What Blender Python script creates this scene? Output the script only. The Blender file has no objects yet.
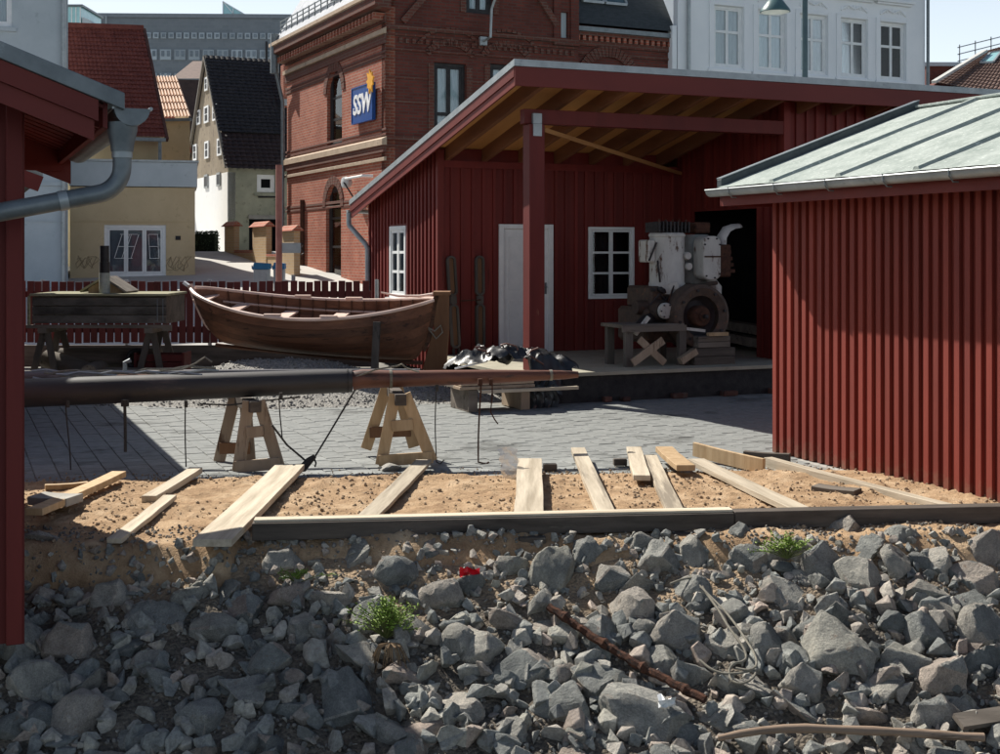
import bpy, bmesh, math, random
import numpy as np
from mathutils import Vector, Matrix, noise, Quaternion
random.seed(7)
scn = bpy.context.scene
COL = scn.collection
R = math.radians
# ------------------------------------------------------------------ camera, light, exposure
F = 1300.0; HY = 253.0; CH = 1.95            # focal length and horizon in photo pixels, eye height over the court
cam = bpy.data.cameras.new('camera'); camo = bpy.data.objects.new('camera', cam); COL.objects.link(camo)
camo.location = (0, 0, CH); camo.rotation_euler = (R(90), 0, 0)
cam.sensor_width = 36; cam.lens = 36*F/1000; cam.shift_y = -(377-HY)/1000; cam.clip_start = .05; cam.clip_end = 3000
scn.camera = camo
SUN_AZ = 45.0; SUN_EL = 44.7                  # degrees left of +Y, degrees up
sd = Vector((-math.sin(R(SUN_AZ))*math.cos(R(SUN_EL)), math.cos(R(SUN_AZ))*math.cos(R(SUN_EL)), math.sin(R(SUN_EL))))
w = bpy.data.worlds.new('World'); scn.world = w; w.use_nodes = True
nt = w.node_tree; bg = nt.nodes['Background']
sky = nt.nodes.new('ShaderNodeTexSky'); sky.sky_type = 'NISHITA'; sky.sun_disc = False
sky.sun_elevation = R(SUN_EL); sky.sun_rotation = -R(SUN_AZ); sky.air_density = 1.0; sky.dust_density = 1.6; sky.ozone_density = 1.0
# pale summer haze low in the sky, all the way round
tcw = nt.nodes.new('ShaderNodeTexCoord'); sxw = nt.nodes.new('ShaderNodeSeparateXYZ'); nt.links.new(tcw.outputs['Generated'], sxw.inputs[0])
mrw = nt.nodes.new('ShaderNodeMapRange'); mrw.inputs[1].default_value = -.05; mrw.inputs[2].default_value = .42; mrw.inputs[3].default_value = .92; mrw.inputs[4].default_value = 0
nt.links.new(sxw.outputs[2], mrw.inputs[0])
mxw = nt.nodes.new('ShaderNodeMix'); mxw.data_type = 'RGBA'; nt.links.new(mrw.outputs[0], mxw.inputs[0]); nt.links.new(sky.outputs[0], mxw.inputs[6]); mxw.inputs[7].default_value = (15.5, 17.2, 18.6, 1)
nt.links.new(mxw.outputs[2], bg.inputs[0]); bg.inputs[1].default_value = 0.055
sl = bpy.data.lights.new('sun', 'SUN'); sl.energy = 5.0; sl.angle = R(.5); sl.color = (1, .95, .86)
so = bpy.data.objects.new('sun', sl); COL.objects.link(so); so.rotation_euler = sd.to_track_quat('Z', 'Y').to_euler(); so.location = (0, 0, 30)
scn.view_settings.view_transform = 'Standard'; scn.view_settings.look = 'None'
scn.view_settings.exposure = 0.62; scn.view_settings.gamma = 1
scn.render.engine = 'CYCLES'

# ------------------------------------------------------------------ helpers
def P(px, py, D): return Vector(((px-500)/F*D, D, CH-(py-HY)/F*D))
def G(px, py, z=0.0):
    D = (CH-z)*F/(py-HY); return Vector(((px-500)/F*D, D, z))
def hitp(px, py, o, n):
    d = Vector(((px-500)/F, 1, -(py-HY)/F)); c = Vector((0, 0, CH)); n = Vector(n)
    return c+d*((Vector(o)-c).dot(n)/d.dot(n))
class MB:
    def __init__(s): s.v = []; s.f = []
    def add(s, vs, fs):
        n = len(s.v); s.v += [tuple(p) for p in vs]; s.f += [tuple(i+n for i in f) for f in fs]; return s
    def box(s, x0, x1, y0, y1, z0, z1):
        return s.add([(x0,y0,z0),(x1,y0,z0),(x1,y1,z0),(x0,y1,z0),(x0,y0,z1),(x1,y0,z1),(x1,y1,z1),(x0,y1,z1)],
                     [(0,3,2,1),(4,5,6,7),(0,1,5,4),(1,2,6,5),(2,3,7,6),(3,0,4,7)])
    def bar(s, a, b, wd, th, up=(0,0,1), tw=0):
        a = Vector(a); b = Vector(b); d = (b-a).normalized(); up = Vector(up)
        if abs(d.dot(up)) > .98: up = Vector((0,1,0))
        sx = d.cross(up).normalized(); uz = sx.cross(d).normalized()
        if tw: q = Quaternion(d, tw); sx = q@sx; uz = q@uz
        vs = []
        for p in (a, b):
            for i, j in ((-1,-1),(1,-1),(1,1),(-1,1)): vs.append(p+sx*(i*wd/2)+uz*(j*th/2))
        return s.add(vs, [(0,1,2,3),(7,6,5,4),(0,4,5,1),(1,5,6,2),(2,6,7,3),(3,7,4,0)])
    def tube(s, pts, r, n=8, caps=True):
        pts = [Vector(p) for p in pts]; k = len(pts); rr = r if isinstance(r, (list, tuple)) else [r]*k
        d0 = (pts[1]-pts[0]).normalized(); ref = Vector((0,0,1)) if abs(d0.z) < .9 else Vector((1,0,0))
        nx = d0.cross(ref).normalized(); vs = []
        for i, p in enumerate(pts):
            d = (pts[min(i+1,k-1)]-pts[max(i-1,0)]).normalized()
            nx = (nx-d*nx.dot(d)).normalized(); ny = d.cross(nx)
            for j in range(n):
                a = 2*math.pi*j/n; vs.append(p+(nx*math.cos(a)+ny*math.sin(a))*rr[i])
        fs = [(i*n+j, i*n+(j+1)%n, (i+1)*n+(j+1)%n, (i+1)*n+j) for i in range(k-1) for j in range(n)]
        if caps: fs += [tuple(range(n))[::-1], tuple((k-1)*n+j for j in range(n))]
        return s.add(vs, fs)
    def lathe(s, prof, c=(0,0,0), ax='z', n=32):
        vs = []
        for r, h in prof:
            for j in range(n):
                a = 2*math.pi*j/n; x, y = r*math.cos(a), r*math.sin(a)
                q = (x, y, h) if ax == 'z' else ((x, h, y) if ax == 'y' else (h, x, y))
                vs.append((q[0]+c[0], q[1]+c[1], q[2]+c[2]))
        fs = [(i*n+j, i*n+(j+1)%n, (i+1)*n+(j+1)%n, (i+1)*n+j) for i in range(len(prof)-1) for j in range(n)]
        return s.add(vs, fs)
    def prism(s, poly, y0, y1, ax='y'):
        n = len(poly)
        def m(p, y): return (p[0], y, p[1]) if ax == 'y' else ((y, p[0], p[1]) if ax == 'x' else (p[0], p[1], y))
        vs = [m(p, y0) for p in poly]+[m(p, y1) for p in poly]
        return s.add(vs, [tuple(range(n))[::-1], tuple(range(n, 2*n))]+[(i, (i+1)%n, n+(i+1)%n, n+i) for i in range(n)])
    def build(s, name, m, parent=None, origin=None, bevel=0, smooth=False, sub=0, rotz=0):
        me = bpy.data.meshes.new(name)
        o = bpy.data.objects.new(name, me)
        vs = s.v
        if origin is not None:
            ox, oy, oz = origin
            if rotz:
                c, sn = math.cos(rotz), math.sin(rotz)
                vs = [((x-ox)*c+(y-oy)*sn, -(x-ox)*sn+(y-oy)*c, z-oz) for x, y, z in vs]; o.rotation_euler.z = rotz
            else: vs = [(x-ox, y-oy, z-oz) for x, y, z in vs]
            o.location = origin
        me.from_pydata(vs, [], s.f); me.update()
        bm = bmesh.new(); bm.from_mesh(me)
        bmesh.ops.recalc_face_normals(bm, faces=bm.faces)
        if bevel: bmesh.ops.bevel(bm, geom=list(bm.edges), offset=bevel, segments=1, affect='EDGES', profile=.5, clamp_overlap=True)
        bm.to_mesh(me); bm.free()
        if m: me.materials.append(m)
        if smooth:
            me.polygons.foreach_set('use_smooth', [True]*len(me.polygons))
            me.set_sharp_from_angle(angle=R(40))
        COL.objects.link(o)
        if parent: o.parent = parent
        return o
def tag(o, label=None, cat=None, group=None, kind=None):
    if label: o['label'] = label
    if cat: o['category'] = cat
    if group: o['group'] = group
    if kind: o['kind'] = kind
    return o
def thing(name, label, cat, loc=(0,0,0), rz=0, group=None):
    o = bpy.data.objects.new(name, None); COL.objects.link(o); o.location = loc; o.rotation_euler = (0,0,rz)
    o.empty_display_size = .2
    return tag(o, label, cat, group)
def cp(src, parent=None, loc=None, rot=None, sc=None):
    c = src.copy(); COL.objects.link(c)
    if parent: c.parent = parent
    if loc is not None: c.location = loc
    if rot is not None: c.rotation_euler = rot
    if sc is not None: c.scale = sc
    return c
def copy_tree(o, parent=None):
    c = o.copy(); COL.objects.link(c); c.parent = parent
    for ch in list(o.children): copy_tree(ch, c)
    return c

# ------------------------------------------------------------------ materials
def new_mat(name):
    m = bpy.data.materials.new(name); m.use_nodes = True
    return m, m.node_tree, m.node_tree.nodes['Principled BSDF']
def N(t, ty, **kw):
    n = t.nodes.new(ty)
    for k, v in kw.items():
        if k in n.inputs: n.inputs[k].default_value = v
        else: setattr(n, k, v)
    return n
def ramp(t, fac, stops):
    r = t.nodes.new('ShaderNodeValToRGB'); e = r.color_ramp.elements
    while len(e) < len(stops): e.new(.5)
    for i, (p, c) in enumerate(stops): e[i].position = p; e[i].color = (*c, 1) if len(c) == 3 else c
    t.links.new(fac, r.inputs[0]); return r
def mixc(t, fac, a, b, mode='MIX'):
    m = t.nodes.new('ShaderNodeMix'); m.data_type = 'RGBA'; m.blend_type = mode
    if isinstance(fac, (int, float)): m.inputs[0].default_value = fac
    else: t.links.new(fac, m.inputs[0])
    for i, c in ((6, a), (7, b)):
        if isinstance(c, tuple): m.inputs[i].default_value = (*c, 1)
        else: t.links.new(c, m.inputs[i])
    return m.outputs[2]
def coords(t, stretch=(1,1,1), rnd=True, rot=(0,0,0)):
    tc = t.nodes.new('ShaderNodeTexCoord'); mp = t.nodes.new('ShaderNodeMapping'); mp.inputs['Scale'].default_value = stretch; mp.inputs['Rotation'].default_value = rot
    if rnd:
        oi = t.nodes.new('ShaderNodeObjectInfo'); ml = t.nodes.new('ShaderNodeMath'); ml.operation = 'MULTIPLY'; ml.inputs[1].default_value = 37.
        t.links.new(oi.outputs['Random'], ml.inputs[0])
        ad = t.nodes.new('ShaderNodeVectorMath'); ad.operation = 'ADD'
        t.links.new(tc.outputs['Object'], ad.inputs[0]); t.links.new(ml.outputs[0], ad.inputs[1]); t.links.new(ad.outputs[0], mp.inputs[0])
    else: t.links.new(tc.outputs['Object'], mp.inputs[0])
    return mp.outputs[0]
def bump(t, bs, h, strength, dist=.01):
    b = t.nodes.new('ShaderNodeBump'); b.inputs['Strength'].default_value = strength; b.inputs['Distance'].default_value = dist
    t.links.new(h, b.inputs['Height']); t.links.new(b.outputs[0], bs.inputs['Normal']); return b
def M(name, a, b, scale=3, rough=.8, bmp=.3, dist=.01, stretch=(1,1,1), c3=None, c3at=.62, c3scale=1.3, metal=0, var=.15, det=8, spec=.3, rot=(0,0,0)):
    """two-tone noise material with a third wear colour and a little brightness change from piece to piece"""
    m, t, bs = new_mat(name); co = coords(t, stretch, True, rot)
    n1 = N(t, 'ShaderNodeTexNoise', Scale=scale, Detail=det, Roughness=.65); t.links.new(co, n1.inputs[0])
    c = ramp(t, n1.outputs[0], [(.32, a), (.68, b)]).outputs[0]
    if c3:
        n2 = N(t, 'ShaderNodeTexNoise', Scale=scale*c3scale, Detail=10, Roughness=.7); t.links.new(co, n2.inputs[0])
        f = ramp(t, n2.outputs[0], [(c3at-.04, (0,0,0)), (c3at+.04, (1,1,1))]).outputs[0]
        c = mixc(t, f, c, c3)
    oi = t.nodes.new('ShaderNodeObjectInfo'); mr = t.nodes.new('ShaderNodeMapRange'); mr.inputs[3].default_value = 1-var; mr.inputs[4].default_value = 1+var
    t.links.new(oi.outputs['Random'], mr.inputs[0])
    vm = t.nodes.new('ShaderNodeVectorMath'); vm.operation = 'SCALE'; t.links.new(c, vm.inputs[0]); t.links.new(mr.outputs[0], vm.inputs['Scale'])
    t.links.new(vm.outputs[0], bs.inputs['Base Color'])
    bs.inputs['Roughness'].default_value = rough; bs.inputs['Metallic'].default_value = metal; bs.inputs['Specular IOR Level'].default_value = spec
    n3 = N(t, 'ShaderNodeTexNoise', Scale=scale*4, Detail=8, Roughness=.7); t.links.new(co, n3.inputs[0])
    if bmp: bump(t, bs, n3.outputs[0], bmp, dist)
    return m
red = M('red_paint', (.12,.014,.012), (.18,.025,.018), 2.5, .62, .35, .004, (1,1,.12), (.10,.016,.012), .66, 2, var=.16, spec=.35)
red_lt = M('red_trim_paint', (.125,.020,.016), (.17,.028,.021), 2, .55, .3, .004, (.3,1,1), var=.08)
red_sun = M('red_paint_sunlit', (.15,.025,.018), (.25,.045,.030), 2.5, .62, .35, .004, (1,1,.12), (.13,.02,.014), .66, 2, var=.16, spec=.35)  # red_paint lightened and warmed, sunlight put into the storage shed's colour
def splash(m, z1=.45, col=(.20,.13,.085)):
    t = m.node_tree; bs = t.nodes['Principled BSDF']; src = bs.inputs['Base Color'].links[0].from_socket
    tc = t.nodes.new('ShaderNodeTexCoord'); sp = t.nodes.new('ShaderNodeSeparateXYZ'); t.links.new(tc.outputs['Object'], sp.inputs[0])
    n = N(t, 'ShaderNodeTexNoise', Scale=9, Detail=8, Roughness=.75); t.links.new(tc.outputs['Object'], n.inputs[0])
    a = t.nodes.new('ShaderNodeMath'); a.operation = 'MULTIPLY_ADD'; t.links.new(n.outputs[0], a.inputs[0]); a.inputs[1].default_value = z1*1.8; a.inputs[2].default_value = -z1*.75
    b = t.nodes.new('ShaderNodeMath'); b.operation = 'SUBTRACT'; t.links.new(a.outputs[0], b.inputs[0]); t.links.new(sp.outputs[2], b.inputs[1])
    r = t.nodes.new('ShaderNodeMapRange'); r.inputs[1].default_value = -.08; r.inputs[2].default_value = .16; r.inputs[4].default_value = .7; t.links.new(b.outputs[0], r.inputs[0])
    t.links.new(mixc(t, r.outputs[0], src, col), bs.inputs['Base Color'])
splash(red_sun)
redpost = M('red_post_paint', (.10,.013,.011), (.15,.021,.016), 3, .6, .4, .004, (1,1,.15), (.30,.17,.11), .72, 2.5)
redpicket = M('fence_paint', (.075,.015,.014), (.12,.024,.021), 4, .7, .3, .004, (1,1,.2), var=.25)
ply = M('soffit_board', (.42,.20,.065), (.58,.31,.11), 2, .7, .3, .004, (1,.15,1))
rafterm = M('rafter_wood', (.13,.05,.025), (.21,.09,.04), 3, .7, .3, .004, (1,.15,1))
bracem = M('brace_wood', (.42,.21,.08), (.55,.30,.12), 4, .7, .3, .004, (.2,.2,1))
pale = M('pale_plank', (.33,.275,.20), (.62,.54,.42), 13, .8, .8, .005, (.07,1,1), (.22,.185,.14), .60, .22, var=.2)
newwood = M('new_wood', (.38,.25,.13), (.58,.42,.25), 12, .7, .4, .004, (1,1,.12), (.35,.2,.09), .68)
oldwood = M('grey_wood', (.10,.085,.07), (.21,.18,.15), 5, .85, .6, .006, (.15,1,1), (.05,.042,.035), .6, var=.25)
oldwoodz = M('grey_wood_upright', (.06,.052,.045), (.13,.115,.10), 5, .85, .6, .006, (1,1,.15), (.04,.035,.03), .62, var=.25)
darkbeam = M('dark_timber', (.045,.037,.031), (.13,.108,.09), 10, .8, .6, .006, (.12,1,1), (.17,.15,.12), .66)
hullm = M('hull_varnish', (.085,.036,.020), (.19,.085,.046), 9, .7, .5, .004, (.08,1,1), (.045,.02,.012), .60, var=.3, spec=.45)
boatin = M('boat_inside', (.06,.028,.016), (.12,.055,.03), 4, .6, .3, .003, (.15,1,1))
rail = M('gunwale_wood', (.55,.38,.30), (.78,.60,.52), 6, .4, .2, .003, (.15,1,1), spec=.5)
rudm = M('rudder_wood', (.14,.068,.034), (.23,.12,.06), 4, .6, .3, .003, (1,1,.15), (.06,.025,.014), .62)
sparm = M('black_spar', (.018,.016,.017), (.042,.037,.037), 4, .55, .5, .004, (.08,1,1), (.10,.075,.065), .61, var=.05, spec=.5)
sparb = M('brown_spar', (.10,.034,.020), (.18,.066,.036), 9, .55, .5, .004, (.08,1,1), (.045,.02,.014), .58, var=.05, spec=.5)
zinc = M('zinc', (.26,.29,.30), (.38,.41,.42), 5, .42, .15, .003, c3=(.18,.21,.22), c3at=.64, metal=.35, var=.05, spec=.5)
zincd = M('dark_zinc', (.13,.15,.16), (.21,.235,.245), 6, .45, .15, .003, c3=(.27,.30,.31), c3at=.66, metal=.4, var=.05, spec=.5)
felt = M('roof_felt', (.22,.255,.235), (.35,.385,.36), 3, .95, 1, .014, c3=(.45,.48,.45), c3at=.6, c3scale=8)
feltd = M('dark_flashing', (.035,.045,.05), (.07,.085,.09), 5, .5, .2, .003)
white = M('white_paint', (.72,.74,.74), (.84,.85,.84), 5, .45, .15, .002, c3=(.45,.45,.43), c3at=.7, var=.04)
rope = M('rope', (.17,.155,.125), (.29,.27,.22), 60, .9, .5, .003)
roped = M('dark_rope', (.03,.028,.026), (.07,.065,.06), 60, .9, .5, .003)
rust = M('rust', (.050,.024,.017), (.105,.046,.027), 12, .9, .8, .006, c3=(.04,.02,.015), c3at=.58)
engm = M('engine_dirt', (.050,.036,.030), (.10,.070,.052), 9, .7, .8, .006, c3=(.16,.075,.04), c3at=.62)
engw = M('engine_white', (.42,.41,.38), (.60,.59,.54), 5, .6, .6, .005, (1,1,.35), c3=(.10,.05,.03), c3at=.60, c3scale=1.6, var=.03)
iron = M('dark_iron', (.018,.018,.020), (.05,.045,.045), 8, .55, .5, .004, metal=.2)
tarpm = M('black_tarp', (.010,.011,.013), (.028,.030,.034), 12, .42, .3, .004, spec=.6)
concrete = M('concrete', (.26,.25,.23), (.38,.365,.33), 4, .9, .5, .005, c3=(.18,.17,.15), c3at=.64)
deckm = M('deck_board', (.33,.31,.24), (.45,.42,.33), 3, .8, .3, .004, c3=(.26,.24,.18), c3at=.62)
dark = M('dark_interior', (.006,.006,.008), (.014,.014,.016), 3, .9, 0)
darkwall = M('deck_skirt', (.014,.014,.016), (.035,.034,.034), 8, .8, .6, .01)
brickred = M('loose_brick', (.07,.035,.028), (.13,.06,.045), 8, .9, .6, .006, c3=(.10,.08,.07), c3at=.58, var=.3)
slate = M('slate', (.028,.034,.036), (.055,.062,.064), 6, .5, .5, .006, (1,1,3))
slatel = M('lit_slate', (.35,.36,.38), (.5,.51,.52), 6, .35, .5, .006)
bluem = M('blue_plastic', (.02,.12,.25), (.03,.17,.33), 5, .4, .1)
greym = M('grey_plastic', (.25,.27,.28), (.34,.36,.37), 5, .5, .1)
leafm = M('leaf', (.10,.20,.02), (.30,.42,.06), 30, .6, .2, .003, var=.35)
leafd = M('hedge_leaf', (.025,.04,.02), (.06,.085,.035), 10, .7, .2, .003, var=.35)
redl = M('red_plastic', (.55,.01,.02), (.7,.02,.03), 8, .4, .3)
signb = M('sign_blue', (.012,.06,.24), (.016,.075,.28), 3, .35, 0, var=0)
signw = M('sign_white', (.8,.8,.8), (.85,.85,.85), 3, .4, 0, var=0)
signy = M('sign_yellow', (.75,.36,.03), (.85,.42,.04), 3, .4, 0, var=0)
curtain = M('curtain', (.44,.53,.57), (.60,.68,.71), 6, .9, .4, .01, (6,6,.3))

def plaster(name, a, b, c3=None, sc=1.2, at=.6):
    return M(name, a, b, sc, .9, .35, .008, c3=c3, c3at=at, c3scale=3, var=0)
greyplaster = plaster('blue_grey_plaster', (.40,.46,.49), (.48,.54,.57), (.35,.40,.43), at=.64)
beige = plaster('beige_plaster', (.49,.385,.235), (.58,.465,.29), (.42,.33,.20), at=.62)
whiteplaster = plaster('white_plaster', (.76,.79,.81), (.84,.86,.87), (.62,.65,.67), at=.68)
oldplaster = plaster('old_plaster', (.26,.27,.21), (.38,.38,.29), (.16,.16,.12), 1.6, .62)
tanplaster = plaster('tan_plaster', (.20,.16,.11), (.30,.25,.18), (.13,.10,.08), 1.4, .6)
def glass_mat():
    m, t, bs = new_mat('window_glass'); t.nodes.remove(bs)
    tr = t.nodes.new('ShaderNodeBsdfTransparent'); tr.inputs[0].default_value = (.97,.99,1,1)
    gl = t.nodes.new('ShaderNodeBsdfGlossy'); gl.inputs['Roughness'].default_value = .03
    fr = t.nodes.new('ShaderNodeFresnel'); fr.inputs[0].default_value = 1.5
    mx = t.nodes.new('ShaderNodeMixShader'); t.links.new(fr.outputs[0], mx.inputs[0]); t.links.new(tr.outputs[0], mx.inputs[1]); t.links.new(gl.outputs[0], mx.inputs[2])
    t.links.new(mx.outputs[0], t.nodes['Material Output'].inputs[0]); return m
glass = glass_mat()
def brick_mat(name, c1, c2, mortar, bw=.25, bh=.077, ms=.012, rough=.85, varc=(.10,.03,.02)):
    m, t, bs = new_mat(name); tc = t.nodes.new('ShaderNodeTexCoord')
    sp = t.nodes.new('ShaderNodeSeparateXYZ'); t.links.new(tc.outputs['Object'], sp.inputs[0])
    ad = t.nodes.new('ShaderNodeMath'); ad.operation = 'ADD'; t.links.new(sp.outputs[0], ad.inputs[0]); t.links.new(sp.outputs[1], ad.inputs[1])
    cb = t.nodes.new('ShaderNodeCombineXYZ'); t.links.new(ad.outputs[0], cb.inputs[0]); t.links.new(sp.outputs[2], cb.inputs[1])
    br = t.nodes.new('ShaderNodeTexBrick'); t.links.new(cb.outputs[0], br.inputs[0])
    br.inputs['Color1'].default_value = (*c1,1); br.inputs['Color2'].default_value = (*c2,1); br.inputs['Mortar'].default_value = (*mortar,1)
    br.inputs['Scale'].default_value = 1; br.inputs['Mortar Size'].default_value = ms; br.inputs['Brick Width'].default_value = bw; br.inputs['Row Height'].default_value = bh
    n = N(t, 'ShaderNodeTexNoise', Scale=.9, Detail=10, Roughness=.7); t.links.new(tc.outputs['Object'], n.inputs[0])
    f = ramp(t, n.outputs[0], [(.42, (0,0,0)), (.72, (.75,.75,.75))]).outputs[0]
    c = mixc(t, f, br.outputs[0], varc)
    t.links.new(c, bs.inputs['Base Color']); bs.inputs['Roughness'].default_value = rough; bs.inputs['Specular IOR Level'].default_value = .2
    bump(t, bs, br.outputs[1], -.5, .01); return m
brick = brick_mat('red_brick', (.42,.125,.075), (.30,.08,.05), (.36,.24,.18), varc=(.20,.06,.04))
brickd = brick_mat('dark_brick_band', (.11,.045,.035), (.16,.05,.035), (.14,.10,.08))
brickf = brick_mat('dark_red_brick', (.17,.045,.032), (.115,.032,.024), (.10,.06,.05), varc=(.07,.025,.02))  # red brick darkened, shade of the brick house's front put into the colour
ybrick = brick_mat('yellow_brick', (.46,.32,.17), (.38,.25,.13), (.40,.33,.24), varc=(.36,.25,.15))
gbrick = brick_mat('grey_brick', (.22,.25,.275), (.18,.21,.235), (.22,.245,.265), .6, .3, .03, varc=(.18,.205,.23))  # paled to put distance haze into the brick colour
tilem = M('red_roof_tile', (.15,.040,.032), (.24,.070,.052), 3, .7, .4, .01, c3=(.10,.035,.03), c3at=.6, c3scale=5)
tileb = M('brown_roof_tile', (.09,.055,.045), (.16,.10,.08), 5, .8, .5, .01, c3=(.20,.14,.11), c3at=.6, c3scale=5)
darktile = M('black_roof_tile', (.014,.014,.016), (.032,.030,.032), 5, .6, .6, .01, c3=(.05,.045,.045), c3at=.62, c3scale=4)
darktile2 = M('brown_black_tile', (.022,.014,.014), (.045,.028,.026), 5, .6, .6, .01)
roofy = M('corrugated_tile', (.45,.26,.16), (.6,.38,.24), 3, .6, .4, .01)

def ground_mat(name, cols, scale, bscale, bstr, bdist, rough=.95, edge=None, vor=0, wet=None):
    m, t, bs = new_mat(name); tc = t.nodes.new('ShaderNodeTexCoord'); co = tc.outputs['Object']
    n1 = N(t, 'ShaderNodeTexNoise', Scale=scale, Detail=12, Roughness=.7); t.links.new(co, n1.inputs[0])
    c = ramp(t, n1.outputs[0], cols).outputs[0]
    n2 = N(t, 'ShaderNodeTexNoise', Scale=bscale, Detail=6, Roughness=.6); t.links.new(co, n2.inputs[0])
    if vor:
        v = N(t, 'ShaderNodeTexVoronoi', Scale=vor); t.links.new(co, v.inputs[0])
        hs = ramp(t, v.outputs['Color'], [(0, (.45,.45,.45)), (1, (1.25,1.22,1.18))]).outputs[0]
        c = mixc(t, .75, c, hs, 'MULTIPLY')
        ad = t.nodes.new('ShaderNodeMath'); ad.operation = 'SUBTRACT'; t.links.new(n2.outputs[0], ad.inputs[0]); t.links.new(v.outputs['Distance'], ad.inputs[1]); h = ad.outputs[0]
    else: h = n2.outputs[0]
    t.links.new(c, bs.inputs['Base Color']); bs.inputs['Roughness'].default_value = rough; bs.inputs['Specular IOR Level'].default_value = .2
    bump(t, bs, h, bstr, bdist); return m, t, bs
sandm, _, _ = ground_mat('sand', [(.30, (.22,.135,.075)), (.5, (.38,.255,.15)), (.68, (.54,.40,.26))], 3.5, 70, 1, .014)
gravelm, _, _ = ground_mat('gravel', [(.3, (.22,.215,.20)), (.6, (.42,.41,.385))], 30, 60, 1, .02, vor=38)
groundm, _, _ = ground_mat('dirt_ground', [(.3, (.17,.165,.15)), (.7, (.27,.26,.235))], 2, 30, .6, .01)
streetm, _, _ = ground_mat('street_concrete', [(.3, (.40,.39,.37)), (.7, (.52,.50,.47))], .8, 20, .3, .005)
bankm, bt_, bb_ = ground_mat('bank_soil', [(.3, (.09,.08,.068)), (.55, (.18,.155,.125)), (.75, (.30,.265,.22))], 7, 50, 1, .02, vor=45)
# sandy soil spilled over the top of the bank
_c = bb_.inputs['Base Color'].links[0].from_socket
tc = bt_.nodes.new('ShaderNodeTexCoord'); sp = bt_.nodes.new('ShaderNodeSeparateXYZ'); bt_.links.new(tc.outputs['Object'], sp.inputs[0])
nn = N(bt_, 'ShaderNodeTexNoise', Scale=1.6, Detail=8, Roughness=.65); bt_.links.new(tc.outputs['Object'], nn.inputs[0])
ma = bt_.nodes.new('ShaderNodeMath'); ma.operation = 'MULTIPLY_ADD'; bt_.links.new(nn.outputs[0], ma.inputs[0]); ma.inputs[1].default_value = 1.3; bt_.links.new(sp.outputs[1], ma.inputs[2])
mr = bt_.nodes.new('ShaderNodeMapRange'); mr.inputs[1].default_value = 8.72; mr.inputs[2].default_value = 9.15; bt_.links.new(ma.outputs[0], mr.inputs[0])
bt_.links.new(mixc(bt_, mr.outputs[0], _c, (.34,.25,.165)), bb_.inputs['Base Color'])
def rock_mat():
    m, t, bs = new_mat('rock'); co = coords(t, (1,1,1), True)
    n1 = N(t, 'ShaderNodeTexNoise', Scale=1.6, Detail=12, Roughness=.72); t.links.new(co, n1.inputs[0])
    c = ramp(t, n1.outputs[0], [(.3, (.24,.235,.225)), (.5, (.40,.39,.365)), (.70, (.62,.59,.54))]).outputs[0]
    n2 = N(t, 'ShaderNodeTexNoise', Scale=26, Detail=8, Roughness=.85); t.links.new(co, n2.inputs[0])
    c = mixc(t, .55, c, ramp(t, n2.outputs[0], [(.38, (.36,.36,.37)), (.60, (1.42,1.42,1.40))]).outputs[0], 'MULTIPLY')
    oi = t.nodes.new('ShaderNodeObjectInfo')
    ge = t.nodes.new('ShaderNodeNewGeometry'); sm_ = t.nodes.new('ShaderNodeMath'); sm_.operation = 'ADD'; t.links.new(oi.outputs['Random'], sm_.inputs[0]); t.links.new(ge.outputs['Random Per Island'], sm_.inputs[1])
    fc_ = t.nodes.new('ShaderNodeMath'); fc_.operation = 'FRACT'; t.links.new(sm_.outputs[0], fc_.inputs[0])
    tint = ramp(t, fc_.outputs[0], [(0, (.55,.60,.62)), (.3, (.84,.88,.88)), (.55, (1.02,1.0,.95)), (.72, (1.15,.97,.88)), (.86, (1.3,1.27,1.2)), (1, (.85,.86,.80))]).outputs[0]
    c = mixc(t, 1., c, tint, 'MULTIPLY')
    n4 = N(t, 'ShaderNodeTexNoise', Scale=3.5, Detail=8, Roughness=.7); t.links.new(co, n4.inputs[0])
    f = ramp(t, n4.outputs[0], [(.60, (0,0,0)), (.70, (.6,.6,.6))]).outputs[0]
    c = mixc(t, f, c, (.24,.16,.11))
    t.links.new(c, bs.inputs['Base Color']); bs.inputs['Roughness'].default_value = .85; bs.inputs['Specular IOR Level'].default_value = .3
    n3 = N(t, 'ShaderNodeTexNoise', Scale=9, Detail=12, Roughness=.75); t.links.new(co, n3.inputs[0])
    bump(t, bs, n3.outputs[0], 1, .05); return m
rockm = rock_mat()
paverm = M('paver', (.19,.20,.195), (.28,.29,.28), 9, .8, .7, .004, c3=(.12,.125,.12), c3at=.60, c3scale=.12, var=.15)

# ------------------------------------------------------------------ terrain
def grade(y):
    if y < 22: return 0.0
    if y < 42: return 2.0*(y-22)/20
    return 2.0
def bank_z(x, y):
    z = 0.0
    e = 8.72 + .05*math.sin(x*1.3+.6)
    if y < e: z = -.47*(e-y)
    if y < 3.6: z = -.47*(e-3.6)
    return z
def grid(name, xs, ys, zf, m, smooth=True):
    xs = list(xs); ys = list(ys); nx, ny = len(xs), len(ys)
    v = [(x, y, zf(x, y)) for y in ys for x in xs]
    f = [(j*nx+i, j*nx+i+1, (j+1)*nx+i+1, (j+1)*nx+i) for j in range(ny-1) for i in range(nx-1)]
    me = bpy.data.meshes.new(name); me.from_pydata(v, [], f); me.materials.append(m)
    if smooth: me.polygons.foreach_set('use_smooth', [True]*len(me.polygons))
    o = bpy.data.objects.new(name, me); COL.objects.link(o); return o
def fr(a, b, s):
    n = max(1, round((b-a)/s)); return [a+(b-a)*i/n for i in range(n+1)]
gxs = [-1500,-400,-100,-40,-20]+fr(-12, 12, 1)+[20,40,100,400,1500]
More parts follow.
